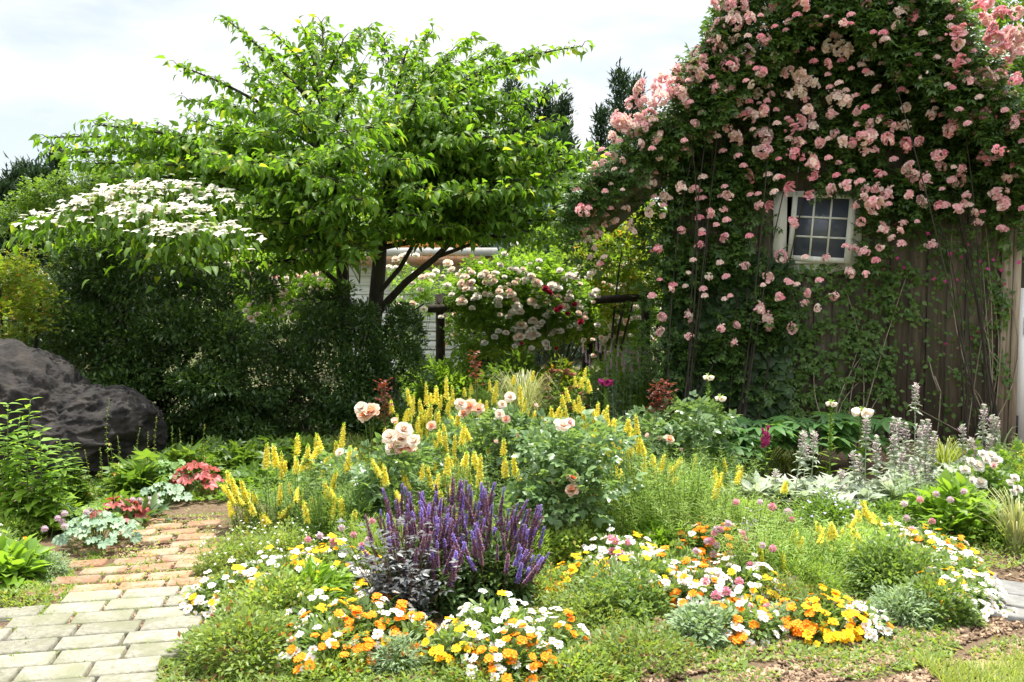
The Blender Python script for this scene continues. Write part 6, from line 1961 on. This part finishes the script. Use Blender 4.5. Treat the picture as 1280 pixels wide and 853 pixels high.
# ---- what nobody could count: bark chips, lawn blades, grass in the joints, low weeds
def scatter_stuff(name, mat, T, pts, L, up=(0, 0, 1), spread=1.0, dz=.5):
    P = np.asarray(pts)
    n = len(P)
    d = np.stack([rng.normal(0, spread, n), rng.normal(0, spread, n), np.full(n, dz) + rng.normal(0, .2, n)], 1)
    g = Geo()
    g.scatter(T, P, frames(d, None, .3), L * rng.uniform(.5, 1.4, n))
    return tag(put(name, g.mesh(name, M[mat])), kind='stuff')


def region(n, x0, x1, y0, y1, test, z=.01):
    """n random ground points whose picture position passes the test"""
    out = []
    while len(out) < n:
        m = 4000
        px, py = rng.uniform(x0, x1, m), rng.uniform(y0, y1, m)
        w = ((py - 360) / (y1 - 360)) ** -1.2
        for a, b_, ww in zip(px, py, w):
            if test(a, b_):
                p = gnd(a, b_); out.append((p[0], p[1], z))
                if len(out) >= n: break
    return out


V = np.array([(-.5, 0, 0), (.5, .1, .1), (.4, .5, .3), (-.4, .45, .2), (-.45, 0, -.25), (.45, .1, -.2), (.35, .5, .05), (-.35, .4, -.05)])
T_CHIP = (V, [np.array([(0, 1, 2, 3), (4, 7, 6, 5), (0, 4, 5, 1), (1, 5, 6, 2), (2, 6, 7, 3), (3, 7, 4, 0)])])
edge = lambda a: 835 - .02 * abs(a - 900)
scatter_stuff('bark_chips', 'chip', T_CHIP, region(8000, 200, 1290, 770, 880, lambda a, b: a > 800 and math.sin(a * .03 + b * .1) > -.6, .012), .022, dz=.1)
scatter_stuff('bark_chips', 'chip', T_CHIP, region(3500, -20, 260, 650, 790, lambda a, b: b > 840 - .75 * a - (a > 150) * 40, .012), .022, dz=.1)
scatter_stuff('bark_chips', 'chip', T_CHIP, region(4000, 600, 1290, 640, 800, lambda a, b: True, .012), .022, dz=.1)
TBL = T_needle(.09, .2)
scatter_stuff('lawn_grass', 'grassy', TBL, [(x, y, .02) for x, y in zip(rng.uniform(1.66, 4.2, 36000), rng.uniform(2.9, 3.7, 36000)) if y < 3.48 + (x - 2.1) * .12 + .06 * math.sin(x * 9) + rng.normal(0, .05)], .042, spread=.5, dz=1)
jp = []
for k in range(22):
    for _ in range(190 if k >= 9 else 60):
        q = o_r + pdir * ((k - 11) * .146 + rng.normal(0, .012)) + pside * rng.uniform(-1.4 if k < 9 else -.85, .15 if k < 11 else .1)
        jp.append((q[0], q[1], .016))
for _ in range(2600):
    q = o_r + pdir * rng.uniform(0, 1.6) + pside * rng.uniform(-.95, .2)
    if abs(math.sin(q[0] * 9 + q[1] * 3)) * rng.random() > .52:
        jp.append((q[0], q[1], .026))
scatter_stuff('joint_grass', 'moundleaf', TL, jp, .02, spread=.6, dz=.7)
scatter_stuff('ground_cover', 'moundleaf', TL, region(26000, -20, 1290, 596, 842, lambda a, b: (a > 235 + (853 - b) * -.05 and (b < 830 or math.sin(a * .03) > .3) and not (a > 1195 and b > 715) and math.sin(a * .045 + b * .03) + math.sin(b * .07 + a * .013) > -.55 and not (a < 335 and b < 745)), .012), .03, spread=.8, dz=.6)
scatter_stuff('ground_cover', 'redmound', TL, region(5000, 640, 1290, 770, 842, lambda a, b: math.sin(a * .05) + math.sin(b * .09 + a * .02) > .1 and not (a > 1195), .012), .024, spread=.8, dz=.5)
scatter_stuff('ground_cover', 'midleaf', TL_wide, region(9000, 60, 470, 545, 640, lambda a, b: not (190 < a < 340 and b > 632), .03), .05, spread=.8, dz=.8)
scatter_stuff('ground_cover', 'grassy', TL_nar, [(x, y, .01) for x, y in zip(rng.uniform(-1.8, 2.6, 14000), rng.uniform(7.0, 10.6, 14000))], .09, spread=.5, dz=1)
scatter_stuff('ground_cover', 'moundleaf', TL, region(2500, -20, 130, 690, 853, lambda a, b: b > 835 - a * 1.2 + 20 * math.sin(a * .2) and a < 95 - (b - 740) * .8, .012), .022, spread=.7, dz=.7)

for a in [
    ('leafy_plant', 'bright green low plants at the left foot of the trellis', 'plant', 565, 10.6, .6, .8, 3000, .09, 'freshleaf', TL),
    ('leafy_plant', 'bright green bushy plant under the middle of the trellis', 'plant', 640, 10.4, .6, .85, 3200, .09, 'midleaf', TL),
    ('leafy_plant', 'yellow green bushy plant between the grass tuft and the crimson roses', 'plant', 700, 10.3, .55, .75, 3000, .08, 'limeleaf', TL),
    ('leafy_plant', 'light green bushy plant behind the veronica drift', 'plant', 775, 10.2, .55, .9, 3000, .08, 'freshleaf', TL),
    ('leafy_plant', 'soft green plant at the foot of the white hut', 'plant', 530, 11.4, .6, .7, 2200, .09, 'midleaf', TL),
    ('leafy_plant', 'long leaved green plant in front of the fallen dark rail', 'plant', 610, 9.4, .45, .5, 1500, .1, 'needle', TL_nar),
]:
    low_mound(*a)

for a in [
    ('leafy_plant', 'fresh green filler between the salvia and the left peach rose', 'plant', 470, 4.75, .32, .3, 2200, .045, 'feather', TN),
    ('leafy_plant', 'fresh green filler behind the right half of the salvia', 'plant', 650, 4.75, .3, .32, 2200, .045, 'feather', TN),
    ('leafy_plant', 'pale green filler around the crimson shoot', 'plant', 765, 5.6, .28, .3, 2000, .045, 'feather', TN),
    ('leafy_plant', 'yellow green filler below the lambs ears on the left', 'plant', 930, 5.5, .3, .24, 2200, .045, 'feather', TN),
    ('leafy_plant', 'yellow green filler before the shaded broad leaves', 'plant', 880, 6.5, .34, .36, 2400, .05, 'feather', TN),
    ('leafy_plant', 'yellow green filler behind the right corner zinnias', 'plant', 1010, 4.35, .26, .22, 2000, .04, 'feather', TN),
    ('leafy_plant', 'tall yellow green filler behind the middle peach roses', 'plant', 590, 6.9, .45, .6, 2600, .06, 'feather', TN),
    ('leafy_plant', 'tall yellow green filler left of the bronze rose', 'plant', 720, 7.0, .45, .52, 2600, .06, 'feather', TN),
]:
    low_mound(*a)

scatter_stuff('ground_cover', 'redmound', TL, region(7000, 195, 800, 826, 900, lambda a, b: math.sin(a * .04) + math.sin(b * .15 + a * .021) > -1.0, .012), .026, spread=.8, dz=.6)
scatter_stuff('ground_cover', 'moundleaf', TL, region(3000, 780, 1290, 800, 880, lambda a, b: math.sin(a * .035 + 1) + math.sin(b * .13 + a * .017) > .35, .012), .022, spread=.8, dz=.6)
for a in [
    ('low_plant', 'grey green low weeds at the bottom edge under the orange zinnias', 'ground cover', 415, 3.38, .2, .1, 1300, .026, 'moundleaf'),
    ('low_plant', 'low green weeds at the bottom edge below the white and gold zinnias', 'ground cover', 600, 3.36, .22, .08, 1300, .026, 'redmound'),
    ('low_plant', 'sprawling green weeds at the bottom edge right of the front zinnias', 'ground cover', 720, 3.42, .22, .1, 1500, .028, 'moundleaf'),
]:
    low_mound(*a)
rose_bush(515, 13.2, [(500, 345, 0, .3, .18), (530, 350, 0, .3, .15), (505, 385, 0, .25, .2), (495, 430, 0, .3, .2)], 380,
          [(495, 335, 4, 'white'), (505, 330, 4, 'pale'), (518, 342, 4, 'white'), (530, 345, 4, 'white'), (512, 352, 4, 'pale'), (500, 372, 4, 'white'), (520, 380, 4, 'white'), (490, 385, 4, 'white'), (538, 352, 4, 'pale'), (498, 410, 4, 'white'), (506, 440, 4, 'pale')],
          'thin cream rose against the white hut boards right of the trunks', 'midleaf', 'rambling_rose', .09, 'stem', 'cream roses on the trellis', T=TROSE)
